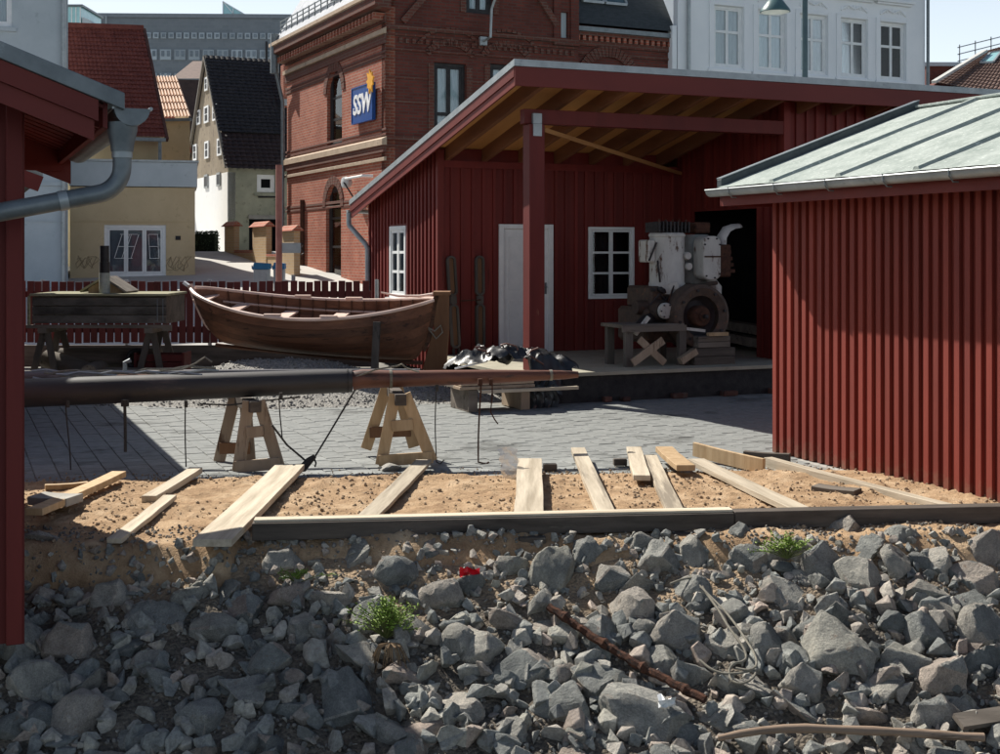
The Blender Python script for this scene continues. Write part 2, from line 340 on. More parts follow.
gys = [-1500,-300,-50,-10,0,3]+fr(3.6, 8.6, .5)+fr(8.8, 22, 1.1)+fr(24, 46, 2)+[60,100,300,1000,2500]
tag(grid('ground', gxs, gys, lambda x, y: (bank_z(x, y)-.16 if y < 9 else grade(y)-.012), groundm, False), kind='structure')
tag(grid('street', fr(-30, 2, 2), fr(22.6, 60, 1.3), lambda x, y: grade(y)+.002, streetm, False), kind='structure')
def bank_h(x, y):
    p = Vector((x, y, 0)); n = noise.fractal(p*1.1, 1, 2, 4)*.07+noise.fractal(p*9, 1, 2, 3)*.028
    return bank_z(x, y)-.03+n*(1 if y < 8.6 else .35) - (.05 if y > 9.1 else 0)
bank = tag(grid('embankment', fr(-5.2, 6.2, .04), fr(2.9, 9.5, .036), bank_h, bankm), kind='structure')
def sand_edge(x): return 11.42+.09*x+noise.noise(Vector((x*1.7, 3, 0)))*.10+noise.noise(Vector((x*7, 9, 0)))*.06
def sand_front(x): return 8.80+.05*math.sin(x*2.1)+noise.noise(Vector((x*2.3, 1, 0)))*.12 - (.30 if x < -1.75 else 0)
def sand_h(x, y):
    p = Vector((x, y, 2)); n = noise.fractal(p*1.3, 1, 2, 3)*.035
    l = noise.fractal(p*7, .9, 2.1, 5); lump = max(0, l-.1)*.028+noise.fractal(p*22, .9, 2, 3)*.013
    z = .045+n+lump
    dback = sand_edge(x)-y
    if dback < .28: z = z*max(0, dback)/.28 - (.05 if dback < 0 else 0)
    fy = sand_front(x)
    if y < fy: t = min(1, (fy-y)/.2); z = (1-t)*z+t*(bank_h(x, y)-.012)
    if y < fy-.2: z = bank_h(x, y)-.012-.25*(fy-.2-y)
    return z
sand = tag(grid('sand_bed', fr(-4.6, 4.9, .027), fr(8.0, 12.9, .027), sand_h, sandm), kind='structure')
tag(grid('water', [-400,-20,0,20,400], [-400,-20,3.1], lambda x, y: -2.15, M('water_surface', (.02,.03,.03), (.03,.04,.04), 1, .08, .4, .05)), kind='structure')

TH = R(23.0); CU, SU = math.cos(TH), math.sin(TH)          # the yard's own grid: u to the right, v away
def W(u, v, z=0): return Vector((u*CU-v*SU, u*SU+v*CU, z))
def UV(p): return (p[0]*CU+p[1]*SU, -p[0]*SU+p[1]*CU)
# court paving, one stone at a time for the nearest, one mesh for the rest
court = bpy.data.objects.new('court_paving', None); COL.objects.link(court); court.rotation_euler.z = TH; tag(court, kind='structure')
PU, PV = .20, .20; cells = []
for i in range(-20, 70):
    for j in range(30, 110):
        u = i*PU; v = j*PV+(PV/2 if i % 2 else 0); c = W(u, v)
        if c.y < 10.9+.09*c.x or c.y > 20.3: continue
        if v+PV/2 > 15.12 and u > 6.55: continue
        px = 500+F*c.x/c.y
        if -40 < px < (1000 if c.y > 13.4 else 812): cells.append((c.y, u, v))
cells.sort()
def paver_mb(mb, u, v, z, wu=PU-.007, wv=PV-.007):
    a, b = wu/2, wv/2; e = .004
    vs = [(u-a,v-b,z-.04),(u+a,v-b,z-.04),(u+a,v+b,z-.04),(u-a,v+b,z-.04),(u-a,v-b,z-e),(u+a,v-b,z-e),(u+a,v+b,z-e),(u-a,v+b,z-e),
          (u-a+e,v-b+e,z),(u+a-e,v-b+e,z),(u+a-e,v+b-e,z),(u-a+e,v+b-e,z)]
    mb.add(vs, [(0,1,5,4),(1,2,6,5),(2,3,7,6),(3,0,4,7),(4,5,9,8),(5,6,10,9),(6,7,11,10),(7,4,8,11),(8,9,10,11)])
pv0 = paver_mb(mb0 := MB(), 0, 0, 0) or mb0.build('paver', paverm, court)
first = True
for k, (yy, u, v) in enumerate(cells[:290]):
    o = pv0 if k == 0 else cp(pv0, court)
    o.location = (u, v, random.uniform(-.003, .003)); o.rotation_euler = (random.uniform(-.008,.008), random.uniform(-.008,.008), random.uniform(-.01,.01))
mb = MB()
for yy, u, v in cells[290:]: paver_mb(mb, u+random.uniform(-.002,.002), v, random.uniform(-.003,.003))
tag(mb.build('paver', paverm, court), kind='stuff')

# ------------------------------------------------------------------ board and batten walls
def bb_wall(parent, ax, pos, a0, a1, z0, ztop, openings, pitch, face, m=red, bw=.052, bt=.03, rnd=None):
    """upright boards with battens over the joints; ax 'x': wall along x at y=pos, 'y': along y at x=pos; face=-1/+1 outward; openings (a0,a1,z0,z1)"""
    def put(name, c0, c1, zb, zt0, zt1, d0, d1):
        mb = MB(); lo, hi = sorted((pos+face*d0, pos+face*d1))
        if ax == 'x': vs = [(c0,lo,zb),(c1,lo,zb),(c1,hi,zb),(c0,hi,zb),(c0,lo,zt0),(c1,lo,zt1),(c1,hi,zt1),(c0,hi,zt0)]
        else: vs = [(lo,c0,zb),(hi,c0,zb),(hi,c1,zb),(lo,c1,zb),(lo,c0,zt0),(hi,c0,zt0),(hi,c1,zt1),(lo,c1,zt1)]
        mb.add(vs, [(0,3,2,1),(4,5,6,7),(0,1,5,4),(1,2,6,5),(2,3,7,6),(3,0,4,7)]); mb.build(name, m, parent)
    n = round((a1-a0)/pitch); st = (a1-a0)/n
    def segs(c0, c1, g=0):
        out = [(z0, None)]
        mid = (c0+c1)/2
        for (o0, o1, q0, q1) in openings:
            if o0-g < mid < o1+g: out = ([(z0, q0-g)] if q0 > z0+.02 else [])+[(q1+g, None)]
        return out
    for i in range(n):
        c0, c1 = a0+i*st, a0+(i+1)*st-.003
        cuts = sorted({c0, c1}|{o for op in openings for o in op[:2] if c0 < o < c1})
        for e0, e1 in zip(cuts, cuts[1:]):
            if e1-e0 < .01: continue
            for zb, zt in segs(e0, e1): put('board', e0, e1, zb, zt or ztop(e0), zt or ztop(e1), 0, .022+random.uniform(0,.004))
    for i in range(n+1):
        c = a0+i*st+random.uniform(-.005,.005)*(0 < i < n); c0, c1 = c-bw/2, c+bw/2
        for zb, zt in segs(c0, c1, .035): put('batten', c0, c1, zb-random.uniform(0,.004), (zt or ztop(c0)), (zt or ztop(c1)), .0265, .0265+bt)

def casement(parent, ax, pos, face, a0, a1, z0, z1, cols=2, rows=3, fw=.07, mw=.035, m=None, curtains=False, back=True, depth=.12, name='window', bars=True):
    """window > frame bars, panes; outward is face"""
    m = m or white
    def bx(mb, p, q, zb, zt, d0, d1):
        lo, hi = sorted((pos+face*d0, pos+face*d1))
        if ax == 'x': mb.box(p, q, lo, hi, zb, zt)
        else: mb.box(lo, hi, p, q, zb, zt)
    mb = MB(); bx(mb, a0, a1, z0, z0+fw, -.01, .05); bx(mb, a0, a1, z1-fw, z1, -.01, .05); bx(mb, a0, a0+fw, z0+fw, z1-fw, -.01, .05); bx(mb, a1-fw, a1, z0+fw, z1-fw, -.01, .05)
    w_ = mb.build(name, m, parent, bevel=.004)
    iw = (a1-a0-2*fw)/cols
    sm = MB()
    for c in range(cols):
        p, q = a0+fw+c*iw, a0+fw+(c+1)*iw; s = fw*.62
        bx(sm, p+.002, p+s, z0+fw+.002, z1-fw-.002, .0, .035); bx(sm, q-s, q-.002, z0+fw+.002, z1-fw-.002, .0, .035)
        bx(sm, p+s, q-s, z0+fw+.002, z0+fw+s, .0, .035); bx(sm, p+s, q-s, z1-fw-s, z1-fw-.002, .0, .035)
        hs = [z0+fw+s+(z1-z0-2*fw-2*s)*r/rows for r in range(rows+1)] if isinstance(rows, int) else [z0+fw+s+(z1-z0-2*fw-2*s)*r for r in rows]
        for h in hs[1:-1]: bx(sm, p+s, q-s, h-mw/2, h+mw/2, .004, .031)
        for r in range(len(hs)-1):
            pm = MB(); bx(pm, p+s, q-s, hs[r]+(mw/2 if r else 0), hs[r+1]-(mw/2 if r < len(hs)-2 else 0), .010, .014); pm.build('pane', glass, w_)
    sm.build('sash', m, w_)
    if back:
        bk = MB(); bx(bk, a0+.01, a1-.01, z0+.01, z1-.01, -depth-.25, -depth-.23); bk.build('dark_room', dark, w_)
    if curtains:
        cm = MB(); wd = a1-a0
        for (p, q) in ((a0+fw, a0+wd*.49), (a1-wd*.49, a1-fw)):
            k = 9; pts = [(p+(q-p)*i/k, .018*math.sin(i*2.2)) for i in range(k+1)]
            vs = []
            for zz in (z0+.03, z1-.03):
                for t_, d in pts:
                    y = pos+face*(-.035+d); vs.append((t_, y, zz) if ax == 'x' else (y, t_, zz))
            cm.add(vs, [(i, i+1, k+1+i+1, k+1+i) for i in range(k)])
        cm.build('curtain', curtain, w_)
    return w_

def panel_wall(name, m, parent, ax, pos, a0, a1, z0, z1, holes, thick, face=-1):
    """wall with rectangular openings"""
    A = sorted({a0, a1}|{h for o in holes for h in o[:2]}); Z = sorted({z0, z1}|{h for o in holes for h in o[2:4]}); mb = MB()
    inside = lambda a, z: any(o[0] < a < o[1] and o[2] < z < o[3] for o in holes)
    def q(p): mb.add(p, [(0,1,2,3)])
    def pt(a, d, z):
        y = pos-face*d; return (a, y, z) if ax == 'x' else (y, a, z)
    for i in range(len(A)-1):
        for j in range(len(Z)-1):
            if not inside((A[i]+A[i+1])/2, (Z[j]+Z[j+1])/2):
                q([pt(A[i],0,Z[j]), pt(A[i+1],0,Z[j]), pt(A[i+1],0,Z[j+1]), pt(A[i],0,Z[j+1])])
    for o in holes:
        q([pt(o[0],0,o[2]), pt(o[0],thick,o[2]), pt(o[0],thick,o[3]), pt(o[0],0,o[3])]); q([pt(o[1],0,o[2]), pt(o[1],thick,o[2]), pt(o[1],thick,o[3]), pt(o[1],0,o[3])])
        q([pt(o[0],0,o[2]), pt(o[1],0,o[2]), pt(o[1],thick,o[2]), pt(o[0],thick,o[2])]); q([pt(o[0],0,o[3]), pt(o[1],0,o[3]), pt(o[1],thick,o[3]), pt(o[0],thick,o[3])])
    q([pt(a0,0,z0), pt(a0,thick,z0), pt(a0,thick,z1), pt(a0,0,z1)]); q([pt(a1,0,z0), pt(a1,thick,z0), pt(a1,thick,z1), pt(a1,0,z1)])
    q([pt(a0,0,z1), pt(a1,0,z1), pt(a1,thick,z1), pt(a0,thick,z1)])
    return mb.build(name, m, parent)

# ------------------------------------------------------------------ the large red boat shed
DK = .39
sh = thing('boat_shed', 'largest red shed, with an open porch, white door and post under its sloping roof', 'shed', (0,0,0), TH)
VF, VB, UL = 15.118, 22.48, 6.62            # roof front, back and left edges
def roof_z(v): return 4.40-.206*(v-VF)
under = lambda v: roof_z(v)-.10
UR = 21.0
# deck
MB().box(6.75, 11.18, 15.2, 18.69, DK-.05, DK).build('deck', deckm, sh, bevel=.004)
MB().box(11.2, 16, 15.2, 15.74, DK-.05, DK).build('deck', deckm, sh)
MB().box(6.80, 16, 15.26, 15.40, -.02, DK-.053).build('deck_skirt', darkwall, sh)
for k in range(34):
    u = 7.15+k*.26; L = random.choice((.11, .23)) ; h = random.uniform(.05, .075)
    for lv in range(1):
        if random.random() < .45: MB().box(u, u+L, 15.16+random.uniform(-.04,.02), 15.252, lv*.08-.01, lv*.08+h).build('brick', brickred, sh, bevel=.008)
# walls
WV = 18.718
door_o = (7.93, 8.825, DK, 2.376); win_o = (9.467, 10.31, 1.21, 2.37)
wt = under(WV)-.20
bb_wall(sh, 'x', WV, 6.944, 11.2, DK, lambda a: wt, [door_o, win_o], .178, -1)
bb_wall(sh, 'y', 6.944, WV, 22.2, .12, lambda a: under(a)-.01, [(20.22, 21.06, 1.2, 2.4)], .178, -1)
gate_o = (16.47, 18.26, DK, 2.62)
bb_wall(sh, 'y', 11.2, 15.78, WV, DK, lambda a: under(a)-.01, [gate_o], .17, -1)
bb_wall(sh, 'x', 15.78, 11.2, 16.4, DK, lambda a: under(15.78)-.02, [], .178, -1)
for (x, y) in ((6.93, WV-.05), (11.185, 15.735)):
    MB().box(x-.055, x+.055, y-.035, y+.05, DK if x > 8 else .12, under(y)-.03).build('corner_board', red, sh, bevel=.004)
# body behind the boards
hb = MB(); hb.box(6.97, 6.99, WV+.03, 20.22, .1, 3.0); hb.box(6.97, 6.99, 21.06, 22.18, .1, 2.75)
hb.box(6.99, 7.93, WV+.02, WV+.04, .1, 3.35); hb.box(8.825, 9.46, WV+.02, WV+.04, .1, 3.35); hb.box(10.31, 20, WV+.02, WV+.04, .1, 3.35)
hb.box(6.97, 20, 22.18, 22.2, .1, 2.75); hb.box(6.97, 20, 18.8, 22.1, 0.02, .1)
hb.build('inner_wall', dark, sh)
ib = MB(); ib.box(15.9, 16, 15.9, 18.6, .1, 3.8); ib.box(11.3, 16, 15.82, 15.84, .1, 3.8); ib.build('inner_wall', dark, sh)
MB().box(11.22, 16, 15.86, WV, .30, .36).build('floor', deckm, sh)
for zt in (.52, .72): MB().bar((11.6, 16.2, zt), (11.9, 18.5, zt+.05), .22, .14).build('stacked_timber', oldwood, sh)
MB().bar((12.6, 16.4, .4), (12.9, 18.2, 1.9), .12, .05).build('leaning_timber', oldwoodz, sh)
# door
d = MB().box(7.93, 8.825, WV-.01, WV+.02, DK+.005, 2.376).build('door', white, sh)
fm = MB(); fm.box(7.91, 7.99, WV-.055, WV-.012, DK, 2.40); fm.box(8.765, 8.845, WV-.055, WV-.012, DK, 2.40); fm.box(7.99, 8.765, WV-.055, WV-.012, 2.33, 2.40); fm.build('door_frame', white, d, bevel=.003)
for z0, z1 in ((.50, 1.22), (1.36, 2.2)):
    rl = MB()
    for (a, b, c, e) in ((8.08,8.10,z0,z1),(8.66,8.68,z0,z1),(8.10,8.66,z0,z0+.02),(8.10,8.66,z1-.02,z1)): rl.box(a, b, WV-.02, WV-.011, c, e)
    rl.build('panel_moulding', white, d)
hd = MB(); hd.box(8.71, 8.74, WV-.022, WV-.012, 1.30, 1.48); hd.tube([(8.725, WV-.02, 1.41), (8.725, WV-.06, 1.41), (8.64, WV-.06, 1.41)], .010, 8); hd.build('handle', zincd, d)
casement(sh, 'x', WV, -1, 9.467, 10.31, 1.21, 2.37, 2, 3, .05, .035)
casement(sh, 'y', 6.944, -1, 20.22, 21.06, 1.2, 2.4, 2, 3, .07, .045)
MB().box(6.84, 6.915, 20.15, 21.13, 1.165, 1.2).build('window_sill', white, sh)
# roof plate
def slab(mb, u0, u1, v0, v1, dz0, dz1):
    a = (u0, u1); vs = []
    for dz in (dz0, dz1):
        vs += [(u0,v0,roof_z(v0)+dz),(u1,v0,roof_z(v0)+dz),(u1,v1,roof_z(v1)+dz),(u0,v1,roof_z(v1)+dz)]
    return mb.add(vs, [(0,3,2,1),(4,5,6,7),(0,1,5,4),(1,2,6,5),(2,3,7,6),(3,0,4,7)])
rf = slab(MB(), UL+.03, UR, VF+.03, VB, -.06, -.01).build('roof', felt, sh)
slab(MB(), UL-.012, UL+.05, VF-.012, VB, -.075, .012).build('roof_flashing', zinc, rf)
slab(MB(), UL+.051, UR, VF-.012, VF+.05, -.075, .012).build('roof_flashing', zinc, rf)
i = 0; u = UL+.06
while u < 17.4:                                 # soffit boards, golden underside
    slab(MB(), u, min(u+.60, UR), VF+.04, VB-.02, -.10, -.063).build('soffit_board', ply, sh); u += .605
MB().box(UL+.005, UR, VF, VF+.028, roof_z(VF)-.325, roof_z(VF)-.077).build('fascia', red_lt, sh, bevel=.004)
for o_, z0, z1 in ((0, -.20, -.077), (.018, -.31, -.203)):
    slab(MB(), UL+o_, UL+o_+.026, VF+.03, VB-.01, z0, z1).build('bargeboard', red_lt, sh)
k = 0
for u in [UL+.42+.62*i for i in range(17)]:
    slab(MB(), u-.035, u+.035, VF+.035, VB-.1 if u < 11.1 else 15.7, -.305, -.102).build('rafter', rafterm, sh)
for u in [UL+.42+.62*i for i in range(8)]:        # infill boards between the rafters over the back wall
    if u+.585 < 11.3: MB().box(u+.037, u+.583, WV-.03, WV+.01, wt+.002, under(WV)-.004).build('infill_board', red, sh)
MB().box(6.97, 7.0, WV-.06, WV-.03, wt-.02, wt+.01).build('wall_plate', red, sh)
MB().box(6.98, 11.1, WV-.07, WV-.058, wt-.10, wt+.01).build('wall_plate', red, sh)
# post, beam, brace
PU0, PV0 = 7.188, 15.78
MB().box(PU0-.11, PU0+.11, PV0-.11, PV0+.11, DK+.001, 3.66).build('post', redpost, sh, bevel=.006)
MB().box(PU0-.17, 11.15, PV0-.07, PV0+.07, 3.665, 3.86).build('beam', redpost, sh, bevel=.005)
br_ = MB(); br_.box(PU0-.062, PU0+.062, PV0-.124, PV0-.112, 3.50, 3.66); br_.box(PU0-.062, PU0+.062, PV0-.124, PV0-.0725, 3.664, 3.80); br_.build('bracket', zinc, sh)
MB().bar((PU0+.18, PV0+.12, 3.62), (11.12, WV-.1, 3.27), .10, .05, tw=.2).build('brace', bracem, sh)
# gutter and downpipe on the low back edge, seen at the corner
gz = roof_z(VB)-.16
prof = [(math.cos(a)*.065, math.sin(a)*.065) for a in [math.pi+math.pi*i/8 for i in range(9)]]
gm = MB(); n = 9
vs = [(u_, VB+.07+p, gz+q) for u_ in (UL-.03, UR) for p, q in prof]; gm.add(vs, [(i, i+1, n+i+1, n+i) for i in range(8)]); gm.add([(UL-.03, VB+.07+p, gz+q) for p, q in prof], [tuple(range(9))]); gm.build('gutter', zinc, sh)
e0 = Vector((UL+.0, VB+.06, gz-.05))
MB().tube([e0, e0+Vector((0,0,-.20)), e0+Vector((.01,-.02,-.24)), (UL+.215,VB-.27,gz-.62), (UL+.24,VB-.30,gz-.70), (UL+.24,VB-.30,.05)], .046, 12).build('downpipe', zinc, sh, smooth=True)

# ------------------------------------------------------------------ shed on the right
rs = thing('storage_shed', 'red board and batten shed with grey felt roof beside the sand bed at right', 'shed', (0,0,0), TH)
RU, RV = 7.475, 10.624
EU, EVb, EZ = 7.03, 11.07, 2.60                # eave line, far verge, eave height
RZ = lambda u: EZ+.358*(u-EU) if u < 9.52 else EZ+.358*(2*9.52-EU-u)
bb_wall(rs, 'y', RU, 4.7, RV, .01, lambda a: RZ(RU)-.10, [], .119, -1, red_sun, bw=.058, bt=.034)
bw_ = MB(); bw_.prism([(RU+.03,.0),(11.5,.0),(11.5,RZ(11.5)-.1),(9.52,RZ(9.52)-.1),(RU+.03,RZ(RU+.03)-.1)], RV-.04, RV-.01); bw_.prism([(RU+.03,.0),(11.5,.0),(11.5,RZ(11.5)-.1),(9.52,RZ(9.52)-.1),(RU+.03,RZ(RU+.03)-.1)], 4.7, 4.73)
bw_.box(11.48, 11.5, 4.73, RV-.04, 0, 2.4); bw_.build('wall', red, rs)
MB().box(RU-.035, RU+.045, RV-.01, RV+.05, .01, RZ(RU)-.10).build('corner_board', red, rs)
MB().box(RU-.10, 11.6, 4.6, RV+.10, -.22, .0).build('foundation', concrete, rs, bevel=.01)
def rslab(mb, u0, u1, v0, v1, d0, d1):
    vs = []
    for d_ in (d0, d1): vs += [(u0,v0,RZ(u0)+d_),(u1,v0,RZ(u1)+d_),(u1,v1,RZ(u1)+d_),(u0,v1,RZ(u0)+d_)]
    return mb.add(vs, [(0,3,2,1),(4,5,6,7),(0,1,5,4),(1,2,6,5),(2,3,7,6),(3,0,4,7)])
# felt with a slightly uneven surface
fv = fr(4.4, EVb-.07, .12); fu = fr(EU-.02, 9.50, .12)
nu = len(fu); mb = MB(); mb.add([(u_, v_, RZ(u_)+.004+noise.fractal(Vector((u_*1.5, v_*2.5, 0)), 1, 2, 3)*.007) for v_ in fv for u_ in fu], [(j*nu+i, j*nu+i+1, (j+1)*nu+i+1, (j+1)*nu+i) for j in range(len(fv)-1) for i in range(nu-1)])
mb.build('roof_felt', felt, rs, smooth=True)
rb = rslab(MB(), EU, 9.52, 4.4, EVb, -.06, -.012); rslab(rb, 9.52, 12.0, 4.4, EVb, -.06, -.004); rb.build('roof', feltd, rs)
for v_ in [EVb-.95-.98*i for i in range(6)]:
    m_ = MB(); z = [0, .028, .028, 0]; vs = []
    for u_ in (EU-.0, 9.5): vs += [(u_, v_-.05, RZ(u_)-.004), (u_, v_-.022, RZ(u_)+.035), (u_, v_+.022, RZ(u_)+.035), (u_, v_+.05, RZ(u_)-.004)]
    m_.add(vs, [(0,1,5,4),(1,2,6,5),(2,3,7,6),(0,3,2,1),(4,5,6,7)]); m_.build('roof_seam', felt, rs, bevel=0)
vg = rslab(MB(), EU+.02, 9.52, EVb-.075, EVb+.01, -.10, .075); vg.build('verge_flashing', feltd, rs, bevel=.006)
rslab(MB(), EU+.02, 9.52, EVb-.078, EVb+.014, .077, .087).build('verge_cap', zincd, rs)
MB().bar((9.52, 4.4, RZ(9.52)+.012), (9.52, EVb-.02, RZ(9.52)+.012), .12, .03).build('ridge_cap', felt, rs, bevel=.008)
gm = MB(); vs = [(EU-.045+p, v_, EZ-.03+q) for v_ in (4.4, EVb+.02) for p, q in prof]; gm.add(vs, [(i, i+1, 10+i, 9+i) for i in range(8)]); gm.add([(EU-.045+p, EVb+.02, EZ-.03+q) for p, q in prof], [tuple(range(9))])
gt = gm.build('gutter', zinc, rs, smooth=True)
gt_lip = MB().tube([(EU-.11, 4.4, EZ-.028), (EU-.11, EVb+.02, EZ-.028)], .009, 6).build('gutter_lip', zinc, gt)
for v_ in [EVb-.75*i-.4 for i in range(9)]: MB().tube([(EU-.114, v_, EZ-.02), (EU-.112, v_, EZ-.07), (EU-.07, v_, EZ-.115), (EU-.02, v_, EZ-.115)], .007, 5).build('gutter_bracket', zincd, gt)
MB().box(EU+.04, EU+.066, 4.4, EVb-.02, EZ-.185, EZ-.065).build('fascia', red_lt, rs)
MB().box(EU+.04, 9.5, EVb-.05, EVb-.025, EZ-.185, EZ-.064).build('fascia', red_lt, rs)
MB().box(EU+.068, RU-.0, 4.4, EVb-.052, EZ-.10, EZ-.075).build('soffit', red, rs)

# ------------------------------------------------------------------ shed on the left
ls = thing('gable_shed', 'small dark red shed at the left edge with zinc roof edge and big downpipe', 'shed', (0,0,0), TH)
GU, GV, GZ = .90, 7.53, 2.83
LZ = lambda u: GZ+.385*(GU-u)
WU, WF, WB = .375, 8.03, 10.86
bb_wall(ls, 'x', WF, -2.3, WU, -.30, lambda a: LZ(a)-.22, [], .30, -1, bw=.06, bt=.035)
MB().box(WU-.07, WU+.02, WF-.075, WF-.028, -.30, LZ(WU)-.22).build('corner_board', red, ls, bevel=.005)
lw = MB(); lw.prism([(-2.3,-.3),(WU,-.3),(WU,LZ(WU)-.2),(-1.4,LZ(-1.4)-.2),(-2.3,LZ(-1.4)-.5)], WF+.002, WB); lw.build('wall', red, ls)
def lslab(mb, u0, u1, v0, v1, d0, d1):
    vs = []
    for d_ in (d0, d1): vs += [(u0,v0,LZ(u0)+d_),(u1,v0,LZ(u1)+d_),(u1,v1,LZ(u1)+d_),(u0,v1,LZ(u0)+d_)]
    return mb.add(vs, [(0,3,2,1),(4,5,6,7),(0,1,5,4),(1,2,6,5),(2,3,7,6),(3,0,4,7)])
rfl = lslab(MB(), -1.4, GU, GV+.03, WB+.02, -.04, .0).build('roof', felt, ls)
lslab(MB(), -1.4, GU+.01, GV-.012, GV+.028, -.075, .02).build('verge_flashing', zincd, rfl, bevel=.004)
lslab(MB(), -1.4, GU-.13, GV+.005, GV+.028, -.195, -.078).build('bargeboard', red_lt, ls)
lslab(MB(), -1.4, GU-.15, GV+.03, GV+.052, -.31, -.197).build('bargeboard', red_lt, ls)
u = -1.2
for j in range(28):
    v0 = GV+.06+j*.115; 
    lslab(MB(), -1.4, GU-.09, v0, v0+.098, -.105-.004*(j%2), -.085).build('soffit_board', red, ls)
lslab(MB(), GU-.10, GU-.075, GV+.06, WB, -.21, -.05).build('fascia', red, ls)
for j in range(3): lslab(MB(), -1.4, GU-.1, GV+.25+j*.12, GV+.29+j*.12, -.2, -.11).build('rafter', red, ls)
MB().box(-1.6, GU-.06, WB-.04, WB+.01, 2.60, 2.95).build('rear_tie_board', red, ls)
lslab(MB(), -1.6, GU-.0, WB+.011, WB+.03, -.33, -.05).build('bargeboard', red_lt, ls)
# gutter seen end on, outlet and downpipe
gm = MB(); gR = .098; gc = (GU+.055, LZ(GU)-.065)
pr = [(math.cos(a)*gR, math.sin(a)*gR) for a in [math.pi+math.pi*i/12 for i in range(13)]]
vs = [(gc[0]+p, v_, gc[1]+q) for v_ in (GV+.02, WB) for p, q in pr]; gm.add(vs, [(i, i+1, 14+i, 13+i) for i in range(12)]); gm.add([(gc[0]+p, GV+.02, gc[1]+q) for p, q in pr], [tuple(range(13))])
g_ = gm.build('gutter', zincd, ls, smooth=True)
MB().tube([(gc[0]-gR-.006, GV+.015, gc[1]), (gc[0]-gR-.006, WB, gc[1])], .008, 6).tube([(gc[0]+gR+.004, GV+.015, gc[1]), (gc[0]+gR+.004, WB, gc[1])], .011, 8).build('gutter_lip', zinc, g_)
ox, oy = gc[0]-.045, GV+.11
dp = MB().tube([(ox,oy,gc[1]-.075),(ox,oy,gc[1]-.12),(ox,oy,gc[1]-.20),(ox,oy,gc[1]-.24)], [.088,.084,.066,.062], 20)
dp.build('gutter_outlet', zincd, ls, smooth=True)
pts = []; c0 = Vector((ox, oy, gc[1]-.225)); r = .16
path = [c0, c0+Vector((0,0,-.10))]
base = path[-1]; dirn = Vector((-.95, .0, -.20)).normalized()
for i in range(1, 9):
    t_ = i/8; a = t_*R(78)
    path.append(base+Vector((-r*(1-math.cos(a)), 0, -r*math.sin(a))))
end = path[-1]+dirn*.95; path.append(end)
MB().tube(path, .052, 20).build('downpipe', zincd, ls, smooth=True)
for t_ in (.18, .62):
    q = path[-2]+dirn*t_*.95; MB().tube([q, q+dirn*.05], .056, 20).build('pipe_joint', zinc, ls, smooth=True)
MB().tube([c0+Vector((0,0,.012)), c0+Vector((0,0,-.05))], .0575, 20).build('pipe_joint', zinc, ls, smooth=True)
# shed invented to shade the paving, mostly out of view, past a sunlit gap
bh = thing('added_shed', 'added, mostly unseen red shed in line with the left one, put there to shade the paving', 'shed', (0,0,0), TH)
mb = MB(); mb.prism([(-4.6,0),(WU,0),(WU,2.7),(-2.1,3.6),(-4.6,2.7)], 14.3, 21.6); mb.build('wall', red, bh)
mb = MB(); mb.add([(GU,14.2,2.72),(GU,21.7,2.72),(-2.1,21.7,3.8),(-2.1,14.2,3.8),(-5.1,14.2,2.72),(-5.1,21.7,2.72),(GU,14.2,2.82),(GU,21.7,2.82),(-2.1,21.7,3.9),(-2.1,14.2,3.9),(-5.1,14.2,2.82),(-5.1,21.7,2.82)],
   [(0,1,2,3),(3,2,5,4),(6,9,8,7),(9,10,11,8),(0,6,7,1),(4,5,11,10),(0,3,9,6),(3,4,10,9),(1,7,8,2),(2,8,11,5)]); mb.build('roof', felt, bh)
MB().bar((GU-.02,14.21,2.66), (-2.1,14.21,3.74), .03, .16).build('bargeboard', red_lt, bh)

# ------------------------------------------------------------------ brick house with the party sign
BA = R(26.0); bc = Vector((-2.83, 32.0, 0)); BU = Vector((math.cos(BA), math.sin(BA), 0)); BV = Vector((-math.sin(BA), math.cos(BA), 0))
def loc2(p, o=bc, a=BA):
    d = p-o; return (d.x*math.cos(a)+d.y*math.sin(a), -d.x*math.sin(a)+d.y*math.cos(a), p.z)
def onL(px, py): q = loc2(hitp(px, py, bc, BU)); return q[1], q[2]         # on the sunny left side: depth v, height
def onF(px, py): q = loc2(hitp(px, py, bc, BV)); return q[0], q[2]         # on the front: u, height
ssw = thing('brick_house', 'red brick corner building with arched windows and stone bands behind the shed', 'building', bc, BA)
LV = onL(287, 100)[0]; FU = onF(676, 100)[0]
def arch_poly(a0, a1, z1, rise, n=10):
    """filler between a rectangular opening top (z1) and a segmental arch; two spandrels"""
    c = (a0+a1)/2; h = (a1-a0)/2; pts = [(c-h*math.cos(math.pi*i/(2*n)), z1-rise+rise*math.sin(math.pi*i/(2*n))) for i in range(n+1)]
    left = [(a0, z1)]+pts; right = [(2*c-p, q) for p, q in left]
    return left, right[::-1]
